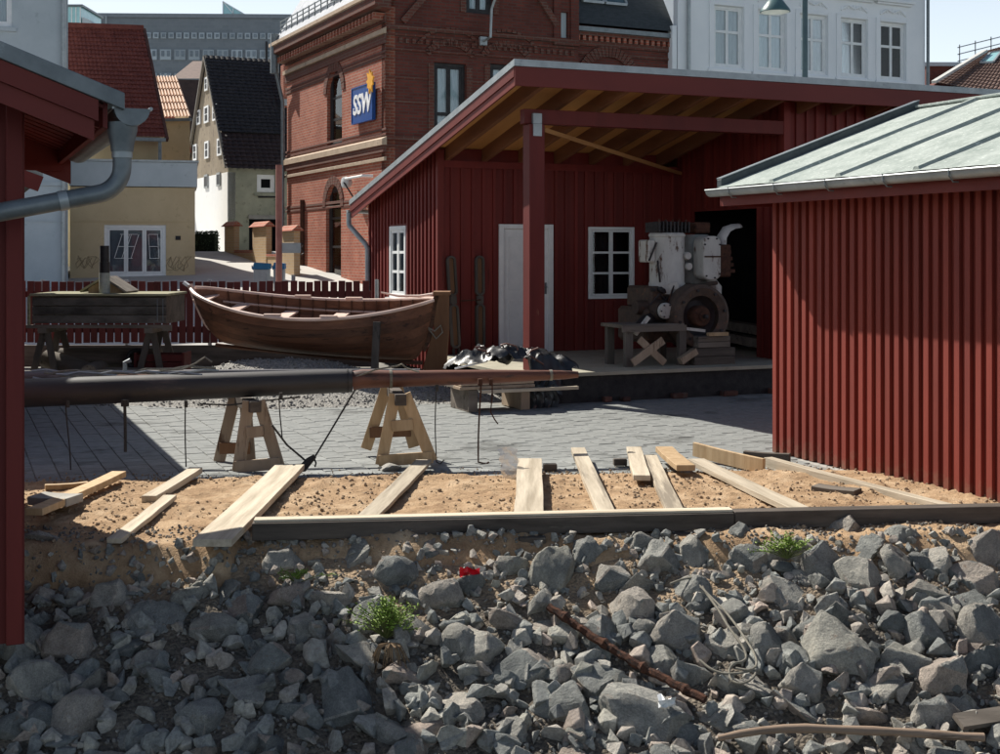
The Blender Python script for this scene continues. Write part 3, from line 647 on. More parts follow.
# sunny side
v1a, zt1 = onL(342, 70); v1b, zb1 = onL(327, 147); v2a, zt2 = onL(341, 184); v2b, _ = onL(326, 184)
zt1 = onL(335, 70)[1]; zb1 = onL(334, 146)[1]; zt2 = onL(334, 185)[1]
archL = [(v1a, v1b, zb1, zt1), (v2a, v2b, 1.2, zt2)]
zE = onL(385, -14)[1]
panel_wall('wall', brick, ssw, 'y', 0, 0, LV, -.5, zE, archL, .26, -1)
for (a0, a1, z0, z1) in archL:
    for pl in arch_poly(a0, a1, z1, (a1-a0)/2*.95): MB().prism([(y, z) for y, z in pl], .0, .24, ax='x').build('arch_brickwork', brick, ssw)
    c = (a0+a1)/2; h = (a1-a0)/2; rr = h*.95; mb = MB()
    for i in range(12):
        t0, t1 = math.pi*i/12, math.pi*(i+1)/12-.03
        pts = [(c-math.cos(t)*(h+r_), z1-rr+math.sin(t)*(rr+r_)) for t, r_ in ((t0,.01),(t0,.25),(t1,.25),(t1,.01))]; mb.prism(pts, -.03, -.002, ax='x')
    mb.build('arch_ring', brickd, ssw)
    w_ = casement(ssw, 'y', .14, -1, a0+.02, a1-.02, z0+.02, z1-.02, 1, [0,.33,.68,1], .10, .06, iron, False, True)
# corner relief: the shadowed edge pilaster, stone bands with slopes
def bandL(py0, py1, out, m, name='stone_band'):
    za, zb = onL(386, py1)[1], onL(386, py0)[1]
    MB().prism([(-out, za), (-.004, za), (-.004, zb+out*.5), (-out, zb)], -.10 if out < .12 else -out, LV+.1, ax='y').build(name, m, ssw)
    return za, zb
stone = M('stone_band', (.36,.27,.19), (.48,.37,.27), 4, .8, .3, .005, c3=(.22,.16,.12), c3at=.62)
for px0, px1, o_, m_ in ((139,145,.13,stone), (145,152,.09,brickd), (157.5,160.5,.07,stone), (29,33.5,.11,stone), (34,43,.04,brickd), (16,22,.05,brickd)):
    bandL(px0, px1, o_, m_)
for (pa, pb) in ((50,52.5),(54.5,57),(196,198.5),(201,203),(128,130),(133,135)):
    bandL(pa, pb, .02, brickd, 'dark_course')
ve0 = onL(386, 8)[1]; 
MB().prism([(-.42, ve0), (-.004, ve0-.10), (-.004, ve0+.30), (-.42, ve0+.24)], -.42, LV+.3).build('cornice', brickd, ssw)
MB().prism([(-.47, ve0+.235), (-.30, ve0+.17), (-.30, ve0+.36), (-.47, ve0+.33)], -.45, LV+.35).build('gutter', stone, ssw)
for k in range(34): MB().box(-.30, -.01, k*.25, k*.25+.12, ve0-.28, ve0-.11).build('dentil', brick, ssw)
# drainpipe and hanging gutter end far left, top of the far corner
g0 = onL(284, 36)
MB().tube([(-.35, LV+.12, g0[1]), (-.35, LV+.12, onL(284,75)[1])], .13, 10).tube([(-.30, LV+.10, onL(284,75)[1]), (-.12, LV+.05, onL(285,103)[1]), (-.12, LV+.05, 1)], .06, 8).build('downpipe', zincd, ssw)
MB().tube([(-.05, onL(304,200)[0], onL(304,200)[1]), (-.05, onL(304,200)[0], 1.0)], .07, 8).build('pipe', rust, ssw)
# sunny roof slope, sunlight put into its paler slate; snow guard and dormers
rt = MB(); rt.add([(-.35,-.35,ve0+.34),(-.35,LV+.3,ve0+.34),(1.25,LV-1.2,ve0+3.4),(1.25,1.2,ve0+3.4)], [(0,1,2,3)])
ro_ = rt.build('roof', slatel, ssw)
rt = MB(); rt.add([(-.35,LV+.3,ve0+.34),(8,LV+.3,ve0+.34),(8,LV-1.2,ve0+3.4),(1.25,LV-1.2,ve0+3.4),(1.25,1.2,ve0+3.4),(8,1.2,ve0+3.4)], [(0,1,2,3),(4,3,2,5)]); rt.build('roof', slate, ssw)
sg = MB()
for h in (.28, .40, .52): sg.tube([(-.20+.0, -.1, ve0+.45+h), (-.20, LV, ve0+.45+h)], .018, 5)
for k in range(16): sg.bar((-.2, k*.55, ve0+.42), (-.2, k*.55, ve0+1.0), .03, .03)
sg.build('snow_guard', zincd, ssw)
for py0 in (338,):
    vd = onL(340, 5)[0]; dm = MB(); dm.box(-.1, 1.5, vd-.9, vd+.5, ve0+.35, ve0+2.0); dmo = dm.build('dormer', slate, ssw)
    casement(ssw, 'y', -.11, -1, vd-.5, vd+.1, ve0+.6, ve0+1.7, 2, 2, .07, .04, white)
# front, in shade
fw0 = onF(434, 125); fw1 = onF(466, 63); gw0 = onF(490, 125); gw1 = onF(522, 63); tw0 = onF(466, 15); tw1 = onF(493, -45)
Fh = [(fw0[0], fw1[0], 3.6, onF(450,63)[1]), (gw0[0], gw1[0], 3.6, onF(500,64)[1]), (tw0[0], tw1[0], onF(480,14)[1], onF(480,-45)[1])]
zN = onF(565, 12)[1]
Fh.append((onF(561,0)[0], onF(568,0)[0], onF(565,38)[1], onF(565,12)[1]))
GW = onF(578, 0)[0]
zD = onF(620, 27)[1]
panel_wall('wall', brickf, ssw, 'x', 0, 0, GW, -.5, 10.6, Fh, .24, -1)
panel_wall('wall', brickf, ssw, 'x', .22, GW, FU, -.5, zD, [], .24, -1)
MB().box(.01, FU, 7.9, LV, -.4, 8.0).box(.3, FU, .5, .52, -.4, 8.2).box(.9,.92,.3,LV,-.4,8).build('inner_wall', dark, ssw)
for j, (a0, a1, z0, z1) in enumerate(Fh[:3]):
    casement(ssw, 'x', .14, -1, a0, a1, z0, z1, 2, [0,.60,1], .085, .09, iron, True, True)
    c = (a0+a1)/2; h = (a1-a0)/2
    if j < 2:
        for s_, off, wd in ((brickd, .14, .16), (brickd, .42, .07)):
            mb = MB(); n = 14
            for i in range(n):
                t0, t1 = R(38+104*i/n), R(38+104*(i+1)/n-1)
                rr = (h+off)/math.sin(R(52)); cz = z1-rr*math.cos(R(52))+off*.9+.02
                pts = [(c-math.cos(t)*(rr+r_), cz+math.sin(t)*(rr+r_)) for t, r_ in ((t0,0),(t0,wd),(t1,wd),(t1,0))]; mb.prism(pts, -.05, -.003)
            mb.build('arch_ring', s_, ssw)
    MB().box(a0-.16, a0-.01, -.035, -.002, z0, z1-.05).build('window_edging', brickd, ssw); MB().box(a1+.01, a1+.16, -.035, -.002, z0, z1-.05).build('window_edging', brickd, ssw)
for (pa, pb, o_) in ((25,29,.08),(33,35,.04),(48,50,.05),(136,140,.09),(145,147,.05),(76,78,.02),(100,102,.02)):
    za, zb = onF(392, pb)[1], onF(392, pa)[1]
    cuts = [0]; 
    for a0, a1, z0, z1 in sorted(Fh):
        if z0 < za < z1+.1 or z0 < zb < z1+.1: cuts += [a0-.165, a1+.165]
    cuts.append(GW-.01)
    for e0, e1 in zip(cuts[::2], cuts[1::2]): MB().box(e0+.002, e1, -o_, -.003, za, zb).build('dark_course', brickd, ssw)
dn = MB()
for k in range(28):
    u_ = .35+k*.18
    if u_ < GW-.1: dn.box(u_, u_+.09, -.05, -.003, onF(430,45)[1], onF(430,40)[1])
dn.build('dentil_row', brickd, ssw)
# gable sweep, pilaster beside the niche
a_, b_ = onF(402, 22), onF(430, -20)
MB().bar((a_[0], -.05, a_[1]), (b_[0]+.2, -.05, b_[1]), .09, .16).build('gable_moulding', brickd, ssw)
a_, b_ = onF(556, 26), onF(535, -8); MB().bar((a_[0], -.05, a_[1]), (b_[0], -.05, b_[1]), .09, .16).build('gable_moulding', brickd, ssw)
MB().box(onF(553,0)[0], onF(560,0)[0], -.06, -.003, onF(555,42)[1], 10.2).box(onF(570,0)[0], GW, -.06, -.003, onF(555,42)[1], 10.2).build('pilaster', brickf, ssw)
MB().box(onF(553,0)[0], GW, -.10, -.003, onF(555,45)[1], onF(555,42.5)[1]).build('pilaster_base', brickd, ssw)
nc = Fh[3]; MB().box(nc[0], nc[1], .10, .12, nc[2], nc[3]).build('niche_back', greyplaster, ssw)
# right hand part: dentil cornice, slate mansard with roof lights
zc = [onF(620, y)[1] for y in (28.5, 33, 37, 42, 48, 55)]
MB().box(GW+.01, FU, .08, .217, zc[1], zc[0]).build('cornice', zincd, ssw)
MB().box(GW+.01, FU, .14, .217, zc[2], zc[1]-.003).build('cornice', brickd, ssw)
u_ = GW+.05
while u_ < FU-.1: MB().box(u_, u_+.09, .13, .217, zc[3], zc[2]-.003).build('dentil', brick if int(u_*50)%3 else brickf, ssw); u_ += .18
MB().box(GW+.01, FU, .17, .217, zc[4]+.02, zc[3]-.004).build('dark_course', brickd, ssw)
MB().box(GW+.01, FU, .18, .217, zc[5]-.02, zc[5]+.05).build('dark_course', brickd, ssw)
mb = MB(); c_ = onF(612, 66); rr = 1.0; n = 16
for i in range(n):
    t0, t1 = R(30+120*i/n), R(30+120*(i+1)/n-1); pts = [(c_[0]-math.cos(t)*r_, c_[1]-.45+math.sin(t)*r_) for t, r_ in ((t0,rr*.72),(t0,rr),(t1,rr),(t1,rr*.72))]; mb.prism(pts, .15, .218)
mb.build('arch_ring', brickd, ssw)
MB().add([(GW-.02,.05,zD+.02),(FU+.02,.05,zD+.02),(FU-.1,1.5,zD+2.6),(GW+.3,1.5,zD+2.6),(GW-.02,1.5,zD+.02),(FU+.02,1.5,zD+.02)], [(0,1,2,3),(0,3,4),(1,5,2)]).build('mansard_roof', slate, ssw)
for (a, b) in ((590,611),(613,634)):
    u0, zz0 = onF(a, 12); u1, _ = onF(b, 12)
    def mp(u_, t): return Vector((u_, .05+1.45*t-.03, zD+.02+2.58*t+.03))
    fr_ = MB()
    for (p, q) in ((mp(u0,.25), mp(u1,.25)), (mp(u0,.62), mp(u1,.62)), (mp(u0,.25), mp(u0,.62)), (mp(u1,.25), mp(u1,.62))): fr_.bar(p, q, .07, .07)
    s_ = fr_.build('skylight', zinc, ssw); MB().add([mp(u0,.27), mp(u1,.27), mp(u1,.6), mp(u0,.6)], [(0,1,2,3)]).build('pane', M('sky_pane', (.05,.09,.11), (.08,.13,.15), 2, .1, 0, spec=.8), s_)
MB().box(FU-.12, FU+.02, .0, .215, -.5, 8.2).build('end_pilaster', whiteplaster, ssw)
# sign
v0s, zs0 = onL(377.5, 118); v1s, zs1 = onL(356.5, 91); zc_ = onL(367, 104)[1]
hS = .47; sg = thing('party_sign', 'blue square sign reading SSW with a yellow star on the brick corner wall', 'sign', tuple(bc+BU*-.10+BV*((v0s+v1s)/2)+Vector((0,0,zc_))), BA-R(90))
ws = abs(v1s-v0s)/2
MB().box(-ws, ws, -.03, .05, -hS, hS).build('panel', signb, sg, bevel=.005)
mb = MB()
for (x0, x1, z0, z1) in ((-ws,ws,hS-.03,hS),(-ws,ws,-hS,-hS+.03),(-ws,-ws+.03,-hS+.03,hS-.03),(ws-.03,ws,-hS+.03,hS-.03)): mb.box(x0, x1, -.045, -.031, z0, z1)
mb.build('rim', signb, sg)
def text_mesh(body, size, m, parent, loc, rot, ext=.006, sx=1.0, shear=0):
    cu = bpy.data.curves.new('lettering', 'FONT'); cu.body = body; cu.size = size; cu.extrude = ext; cu.align_x = 'CENTER'; cu.align_y = 'CENTER'; cu.offset = size*.022; cu.shear = shear
    t = bpy.data.objects.new('tmp', cu); COL.objects.link(t); me = bpy.data.meshes.new_from_object(t.evaluated_get(bpy.context.evaluated_depsgraph_get()))
    bpy.data.objects.remove(t); me.materials.clear(); me.materials.append(m); o = bpy.data.objects.new('lettering', me); COL.objects.link(o)
    o.parent = parent; o.location = loc; o.rotation_euler = rot; o.scale = (sx, 1, 1); return o
text_mesh('SSW', .70, signw, sg, (0, -.040, -.02), (R(90), 0, 0), .008, ws*2*.88/1.42, .15)
n = 9; pts = []
for i in range(2*n):
    r_ = (.30 if i % 2 == 0 else .18)*(1+.12*math.sin(i*2.3)); a = math.pi*i/n+.3; pts.append((ws*.92+math.cos(a)*r_*.9, hS+.02+math.sin(a)*r_))
MB().prism(pts, -.085, -.050).build('star_emblem', signy, sg)
# floodlight arm and wall lamp
fa = onL(352, 179); fb = onL(374, 176)
fl = thing('wall_floodlight', 'small white floodlight on an arm below the lower stone band', 'lamp', tuple(bc+BV*fb[0]+Vector((0,0,fb[1]))), BA)
d_ = fa[0]-fb[0]
MB().tube([(-.03, 0, 0), (-.30, 0, 0), (-.34, d_*.72, -.02)], .035, 8).build('arm', white, fl)
MB().lathe([(.0,-.02),(.13,.0),(.16,.10),(.10,.22),(.03,.26)], (-.34, d_*.86, -.10), 'x', 14).build('lamp_head', M('lamp_grey', (.35,.37,.38), (.5,.52,.53), 4, .35, 0), fl)
MB().tube([(-.34, d_*.80, -.10), (-.2, d_*.6, -.5), (-.03, d_*.3, -.7)], .02, 6).build('cable', iron, fl)
wa = onF(482, 42); 
wl = thing('wall_bracket_lamp', 'grey lamp bracket rising from the brick front over the shed roof', 'lamp', tuple(bc+BU*wa[0]+Vector((0,0,wa[1]))), BA)
MB().tube([(0,-.06,0), (0,-.5,.05), (.02,-.52,.75), (.13,-.75,1.3), (.3,-1.2,1.75)], .035, 8).build('bracket', zinc, wl)
MB().box(-.10,.10,-.12,-.002,-.10,.12).build('base_box', zinc, wl, bevel=.01)

# ------------------------------------------------------------------ white house
wh = thing('white_house', 'white plastered town house with tall windows and carved lintels at upper right', 'building', bc, BA)
WU0 = FU+.06; WU1 = onF(925, 40)[0]
wx = []
for (pl, pr, pt, pb) in ((714,739,6,67),(757,781,9,70),(800,823,13,75),(840,863,19,77),(880,901,23,80)):
    u0, zt = onF(pl, pt); u1, _ = onF(pr, pt); zb = onF(pl, pb)[1]; wx.append((u0, u1))
zt = sum(onF(p, q)[1] for p, q in ((726,6),(769,9),(811,14),(851,19),(890,24)))/5; zb = sum(onF(p, q)[1] for p, q in ((726,67),(769,70),(811,75),(851,77),(890,80)))/5
sp_ = (wx[-1][0]-wx[0][0])/4; ww = .98
holes = [(wx[0][0]+sp_*i, wx[0][0]+sp_*i+ww*1.02, zb, zt) for i in range(5)]
panel_wall('wall', whiteplaster, wh, 'x', 0, WU0, WU1, -.5, 12, holes+[(a, b, z0-4, z1-4.2) for a, b, z0, z1 in holes], .22, -1)
MB().box(WU1-.25, WU1, .221, 9, -.5, 12).box(WU0, WU1-.26, 8.8, 9, -.5, 12).build('wall', whiteplaster, wh)
for (a, b, z0, z1) in holes:
    casement(wh, 'x', .12, -1, a, b, z0, z1, 2, [0,.60,1], .07, .075, white, True, True)
    mb = MB()
    for (x0, x1, y0, y1) in ((a-.17,a-.01,z0-.05,z1+.12),(b+.01,b+.17,z0-.05,z1+.12),(a-.01,b+.01,z1+.01,z1+.12)): mb.box(x0, x1, -.035, -.002, y0, y1)
    mb.build('window_surround', whiteplaster, wh, bevel=.008)
    MB().box(a-.22, b+.22, -.09, -.002, z0-.15, z0-.055).build('window_sill', whiteplaster, wh, bevel=.01)
    MB().box(a-.24, b+.24, -.17, -.002, z1+.58, z1+.66).box(a-.18, b+.18, -.11, -.002, z1+.52, z1+.577).build('lintel', whiteplaster, wh, bevel=.008)
    c = (a+b)/2; orn = MB()
    for i in range(-4, 5):
        x = c+i*.115; h = .30-.03*abs(i); orn.lathe([(0,-.02),(.045,-.015),(.06,0)], (x, -.004, z1+.20+h*.5), 'y', 8)
    orn.tube([(c-.5,-.02,z1+.22),(c-.25,-.03,z1+.38),(c,-.04,z1+.28),(c+.25,-.03,z1+.38),(c+.5,-.02,z1+.22)], .028, 6)
    orn.build('lintel_ornament', whiteplaster, wh)
    MB().box(a, b, -.02, -.002, z0-.9, z0-.25).build('panel', whiteplaster, wh, bevel=.008)
mb = MB(); qx = holes[-1][1]-.15
mb.tube([(qx,-.05,zt+1.05),(qx+.2,-.05,zt+1.3),(qx,-.05,zt+1.5),(qx-.2,-.05,zt+1.3),(qx,-.05,zt+1.05)], .035, 6); mb.build('cartouche', whiteplaster, wh)
MB().tube([(WU0+.30,-.09,12),(WU0+.30,-.09,0)], .055, 8).build('downpipe', zinc, wh)
MB().tube([(WU1+.06,-.06,12),(WU1+.06,-.06,0)], .05, 8).build('downpipe', zincd, wh)

# ------------------------------------------------------------------ street lamp behind the shed
q = P(805, 20, 27); lp = thing('street_lamp', 'tall street lamp with a hanging bell head in front of the white house', 'street lamp', (q.x, q.y, grade(27)))
MB().tube([(0,0,0),(0,0,7.4),(-.06,0,7.8),(-.25,0,8.0),(-.55,0,7.95),(-.62,0,7.7)], [.075,.055,.045,.04,.035,.035], 12).build('pole', M('lamp_green', (.04,.07,.085), (.06,.095,.11), 5, .4, .1), lp, smooth=True)
hz = CH+(253-12)/F*27-grade(27)
hd_ = MB().lathe([(.03,.55),(.06,.50),(.07,.30),(.17,.22),(.30,.05),(.315,0),(.30,-.005)], (-.62, 0, hz), 'z', 24).build('lamp_head', M('lamp_shade_green', (.06,.12,.13), (.09,.16,.17), 5, .35, .1), lp, smooth=True)
MB().lathe([(.295,-.006),(.27,.01),(.15,.10),(.0,.12)], (-.62, 0, hz), 'z', 24).build('reflector', white, hd_, smooth=True)
MB().tube([(-.62,0,7.72),(-.62,0,hz+.5)], .03, 8).build('hanger', zincd, lp)

# ------------------------------------------------------------------ houses on the left
def box_house(name, label, px0, px1, D, z0, z1, depth, m, ang=5, holes=(), thick=.2):
    a = R(ang); o = P(px1, 250, D); o.z = 0; t = thing(name, label, 'building', tuple(o), a)
    d = Vector((math.cos(a), math.sin(a), 0)); nrm = Vector((-math.sin(a), math.cos(a), 0))
    l = loc2(hitp(px0, 250, o, nrm), o, a)[0]
    hs = []
    for (p0, p1, q0, q1) in holes:
        A = loc2(hitp(p0, q1, o, nrm), o, a); B = loc2(hitp(p1, q0, o, nrm), o, a); hs.append((A[0], B[0], A[2], B[2]))
    panel_wall('wall', m, t, 'x', 0, l, 0, z0, z1, hs, thick, -1)
    MB().box(l, -.02, depth-.2, depth, z0, z1).box(-.2, 0, thick+.003, depth-.203, z0, z1).box(l, l+.2, thick+.003, depth-.203, z0, z1).build('wall', m, t)
    return t, l, hs
zat = lambda py, D: CH-(py-HY)/F*D
gh, l, hs = box_house('grey_house', 'pale blue grey rendered house at the far left behind the shed', -160, 68, 33, 0, 11, 3.6, greyplaster, 19, [(-22, 12, -14, 25)])
for h in hs: casement(gh, 'x', .1, -1, *h, 2, 1, .08, .05, white, True, True); MB().box(h[0]-.10, h[1]+.10, -.06, -.002, h[2]-.12, h[2]-.02).build('window_sill', greyplaster, gh)
MB().tube([(-.10,-.08,11),(-.10,-.08,.5)], .06, 8).build('downpipe', zinc, gh)
MB().box(l, -.02, -.05, -.003, zat(186,33), zat(182,33)).box(l, -.02, -.03, -.003, zat(222,33), zat(220,33)).build('plaster_joint', greyplaster, gh)
# low beige shop front
sh_, l, hs = box_house('beige_annex', 'low beige rendered annex with a broad window, pale band on top, behind the fence', 70, 195, 35.5, 0, zat(188,35.5), 2.4, beige, 14, [(104, 166, 225, 277)])
z188, z162 = zat(188,35.5), zat(163,35.5)
MB().box(l-.02, .06, -.06, 2.4, z188+.02, z162).build('parapet', greyplaster, sh_, bevel=.01)
MB().box(l-.04, .10, -.10, 2.4, z162+.003, z162+.06).build('parapet_cap', zinc, sh_)
h = hs[0]; pane_in = M('blind_grey', (.10,.13,.16), (.15,.18,.21), 3, .8, .2)
w_ = casement(sh_, 'x', .1, -1, *h, 3, 1, .09, .05, white, False, True, depth=.02)
MB().box(h[0]+.05, h[1]-.05, .16, .17, h[2]+.05, h[3]-.05).build('blind', pane_in, w_)
for (cx, tl) in ((.30, .10), (.42, .10), (.80, -.02)):                    # white paper house shapes stuck in the panes
    x = h[0]+(h[1]-h[0])*cx; z = h[2]+.85; mb = MB()
    for s_ in (-.12, .12): mb.bar((x+s_-tl, .075, z-.35), (x+s_+tl, .075, z+.3), .012, .05, up=(0,1,0))
    for k in (-.35, -.03, .3): mb.bar((x-.13+tl*k*2, .075, z+k), (x+.13+tl*k*2, .075, z+k), .012, .05, up=(0,1,0))
    mb.build('window_sticker', white, w_)
MB().box(l+.03, -.03, -.02, -.003, zat(222,35.5)-.01, zat(222,35.5)).build('plaster_joint', beige, sh_)
x2 = loc2(hitp(181, 238, Vector((P(195,250,35.5).x, 35.5, 0)), (0,1,0)), Vector((P(195,250,35.5).x, 35.5, 0)), R(14))
MB().box(-.52, -.38, -.03, -.002, zat(240,35.5), zat(236,35.5)).build('number_plate', iron, sh_)
def scrib(px, py, s_, seed):
    r_ = random.Random(seed); o = P(195,250,35.5); b = loc2(P(px, py, 35.2), Vector((o.x, 35.5, 0)), R(14)); pts = []
    for i in range(26): pts.append((b[0]+(i/26-.5)*s_*1.5+.10*math.sin(i*1.9), -.006, b[2]+s_*.5*math.sin(i*1.3+r_.random()*2)))
    MB().tube(pts, .009, 4).build('graffiti', M('graffiti_grey', (.30,.235,.15), (.34,.27,.17), 5, .9, 0), sh_)
scrib(88, 262, .35, 3); scrib(178, 264, .4, 4)
# upper beige wall with red tiled roof
def tiled_roof(name, parent, p00, p10, p11, p01, m, cols, rows, amp=.035, step=.03):
    """wavy, stepped tile courses between four corners (bottom left, bottom right, top right, top left)"""
    p00, p10, p11, p01 = map(Vector, (p00, p10, p11, p01)); nrm = (p10-p00).cross(p01-p00).normalized()
    k = 4; nx = cols*k+1; vs = []; fs = []
    for r in range(rows):
        for e in (0, 1):
            t = (r+e)/rows
            for i in range(nx):
                s_ = i/(nx-1); b = (p00.lerp(p10, s_)).lerp(p01.lerp(p11, s_), t)
                vs.append(b+nrm*(amp*abs(math.sin(math.pi*i/k))+(step if e == 0 else 0)))
        o = 2*r*nx
        for i in range(nx-1): fs.append((o+i, o+i+1, o+nx+i+1, o+nx+i))
        if r: 
            for i in range(nx-1): fs.append((o-nx+i, o-nx+i+1, o+i+1, o+i))
    return MB().add(vs, fs).build(name, m, parent)
rh = thing('tiled_house', 'beige house with a big red tiled roof above the annex', 'building', (0,0,0), 0)
Dh = 37.2
e1 = P(166, 138, Dh); e0 = P(40, 134, Dh-1.5); r1 = P(143, 28, Dh+2.3); r0 = P(30, 24, Dh+.8)
tiled_roof('roof', rh, e0, e1, r1, r0, tilem, 30, 26, .02, .03)
MB().bar(e0+Vector((0,-.05,-.06)), e1+Vector((0,-.05,-.06)), .12, .10).build('gutter', zincd, rh)
MB().bar(r0, r1, .22, .14).build('ridge_tiles', tilem, rh)
MB().bar(e1+Vector((.03,0,-.06)), r1+Vector((.03,0,-.06)), .08, .14).build('bargeboard', M('brown_trim', (.07,.03,.025), (.1,.05,.04), 4, .7, .1), rh)
bk1 = r1+Vector((1.4, 3.4, -3.9)); 
MB().add([r0, r1, r1+Vector((-.8,2.2,-3.0)), r0+Vector((-.8,2.2,-3.0))], [(0,1,2,3)]).build('roof', tilem, rh)
w0 = P(40, 130, Dh+.3); w1 = P(160, 130, Dh+.5)
mb = MB(); mb.add([(w0.x,w0.y,0),(w1.x,w1.y,0),(w1.x,w1.y,w1.z),(w0.x,w0.y,w0.z)], [(0,1,2,3)]); 
g1 = (w1.x-1.6, w1.y+4.2, 0); mb.add([(w1.x,w1.y,0), g1, (g1[0], g1[1], w1.z), (r1.x-.25, r1.y, r1.z-.15), (w1.x,w1.y,w1.z)], [(0,1,2,3,4)])
mb.add([g1, (w0.x-1, w0.y+4.2, 0), (w0.x-1, w0.y+4.2, w0.z), (g1[0], g1[1], w1.z)], [(0,1,2,3)]); mb.build('wall', beige, rh)
MB().tube([P(160,138,Dh), P(160,165,Dh)], .05, 6).build('downpipe', zincd, rh)
# narrow beige house with corrugated roof
nh = thing('narrow_house', 'narrow beige house with a pale ribbed tile roof catching the sun', 'building', (0,0,0), 0)
D2 = 42.0; a0 = P(148, 119, D2); a1 = P(191.5, 118, D2); b1 = P(177, 77, D2+3.2); b0 = P(140, 77, D2+3.2)
tiled_roof('roof', nh, a0, a1, b1, b0, roofy, 13, 6, .06, .03)
MB().bar(a0+Vector((0,-.03,-.05)), a1+Vector((0,-.03,-.05)), .1, .09).build('gutter', zincd, nh)
mb = MB(); c0, c1 = P(150,121,D2+.2), P(190,121,D2+.2); mb.add([(c0.x,c0.y,0),(c1.x,c1.y,0),(c1.x,c1.y,c1.z),(c0.x,c0.y,c0.z)], [(0,1,2,3)]); mb.add([(c1.x,c1.y,0),(c1.x-1.8,c1.y+6,0),(c1.x-1.8,c1.y+6,c1.z),(b1.x-.1,b1.y,b1.z-.1),(c1.x,c1.y,c1.z)], [(0,1,2,3,4)]); mb.build('wall', beige, nh)
MB().add([b0, b1, b1+Vector((-.2,3,-2.4)), b0+Vector((-.2,3,-2.4))], [(0,1,2,3)]).build('roof', tilem, nh)
MB().tube([P(158,121,D2), P(158,160,D2)], .05, 6).build('downpipe', zincd, nh)

# ------------------------------------------------------------------ old gabled house
oa = R(26); oc = P(228, 250, 48); oc.z = 0
oh = thing('old_gabled_house', 'tall old house with steep black roof, patched tan gable and white painted foot', 'building', tuple(oc), oa)
def onG(px, py): q = loc2(hitp(px, py, oc, (math.cos(oa), math.sin(oa), 0)), oc, oa); return q[1], q[2]
def onH(px, py): q = loc2(hitp(px, py, oc, (-math.sin(oa), math.cos(oa), 0)), oc, oa); return q[0], q[2]
zE_ = zat(166, 48); zA = onG(207, 58)[1]; hd2 = 3.3; zW = onG(228, 172)[1]; RL = 7.0
gwin = []
for (p0, p1, q0, q1) in ((197.5,201,111,124),(205,209.5,107,122),(213.5,217,105,120),(194,197.5,145,160),(205.5,209.5,142,158),(218,222.5,139,155),(205.5,208.5,78,90)):
    A, B = onG(p1, q1), onG(p0, q0); gwin.append((A[0], B[0], A[1], B[1]))
gl = MB(); gl.add([(0,0,zW),(0,2*hd2,zW),(0,2*hd2,zE_),(0,hd2,zA),(0,0,zE_)], [(0,1,2,3,4)]); gl.build('gable_wall', tanplaster, oh)
panel_wall('wall', M('white_limewash', (.74,.75,.74), (.82,.82,.80), 1.4, .9, .3, .006, c3=(.55,.55,.52), c3at=.66, var=0), oh, 'y', -.02, 0, 2*hd2, -.5, zW, [], .3, -1)
for (a, b, z0, z1) in gwin:
    w_ = MB(); w_.box(-.05, -.005, a, b, z0, z1); wo = w_.build('window', white, oh)
    MB().box(-.056, -.051, a+(b-a)*.22, b-(b-a)*.22, z0+.08, z0+(z1-z0)*.48).box(-.056, -.051, a+(b-a)*.22, b-(b-a)*.22, z0+(z1-z0)*.54, z1-.08).build('pane', iron, wo)
for (p0, p1, q0, q1) in ((205.5,209,175,188),(218,221.5,173,186)):
    A, B = onG(p1, q1), onG(p0, q0); wo = MB().box(-.07, -.022, A[0], B[0], A[1], B[1]).build('window', M('grey_frame', (.3,.32,.32), (.4,.42,.42), 3, .6, 0), oh); MB().box(-.076, -.071, A[0]+.06, B[0]-.06, A[1]+.08, B[1]-.08).build('pane', iron, wo)
hw = [onH(257,192)+onH(275,175)]; hw = [(hw[0][0], hw[0][2], hw[0][1], hw[0][3])]
bd = onH(249, 250)[0]; dw = (bd, onH(284, 250)[0], -.5, onH(260, 219)[1])
panel_wall('wall', oldplaster, oh, 'x', 0, .001, RL, -.5, zE_-.001, hw+[dw], .3, -1)
casement(oh, 'x', .08, -1, *hw[0], 1, 1, .10, .05, white, False, True)
MB().box(hw[0][0]-.12, hw[0][1]+.12, -.05, -.002, hw[0][2]-.14, hw[0][2]-.03).build('window_sill', oldplaster, oh)
MB().box(dw[0]-.02, dw[1]+.02, -.05, -.002, dw[3], dw[3]+.14).build('lintel', concrete, oh); MB().box(dw[0], dw[1], .5, .52, -.5, dw[3]).build('dark_room', dark, oh)
MB().tube([onH(278,170)[:1]+(-.06,)+onH(278,170)[1:], onH(278,250)[:1]+(-.06,)+onH(278,250)[1:]], .04, 6).tube([(onH(258,197)[0],-.04,onH(258,197)[1]), (onH(275,197)[0],-.04,onH(275,197)[1])], .03, 5).build('pipe', iron, oh)
zM = zE_+(zA-zE_)*.30
tiled_roof('roof', oh, (-.12, hd2*.30-.10, zM), (RL+.1, hd2*.30-.10, zM), (RL+.1, hd2, zA+.1), (-.12, hd2, zA+.1), darktile, 34, 22, .03, .03)
tiled_roof('lower_roof', oh, (-.12, -.22, zE_-.12), (RL+.1, -.22, zE_-.12), (RL+.1, hd2*.30-.06, zM-.03), (-.12, hd2*.30-.06, zM-.03), darktile2, 34, 9, .03, .03)
MB().add([(-.12,hd2,zA+.1),(RL+.1,hd2,zA+.1),(RL+.1,2*hd2+.1,zE_-.1),(-.12,2*hd2+.1,zE_-.1)], [(0,1,2,3)]).build('roof', darktile, oh)
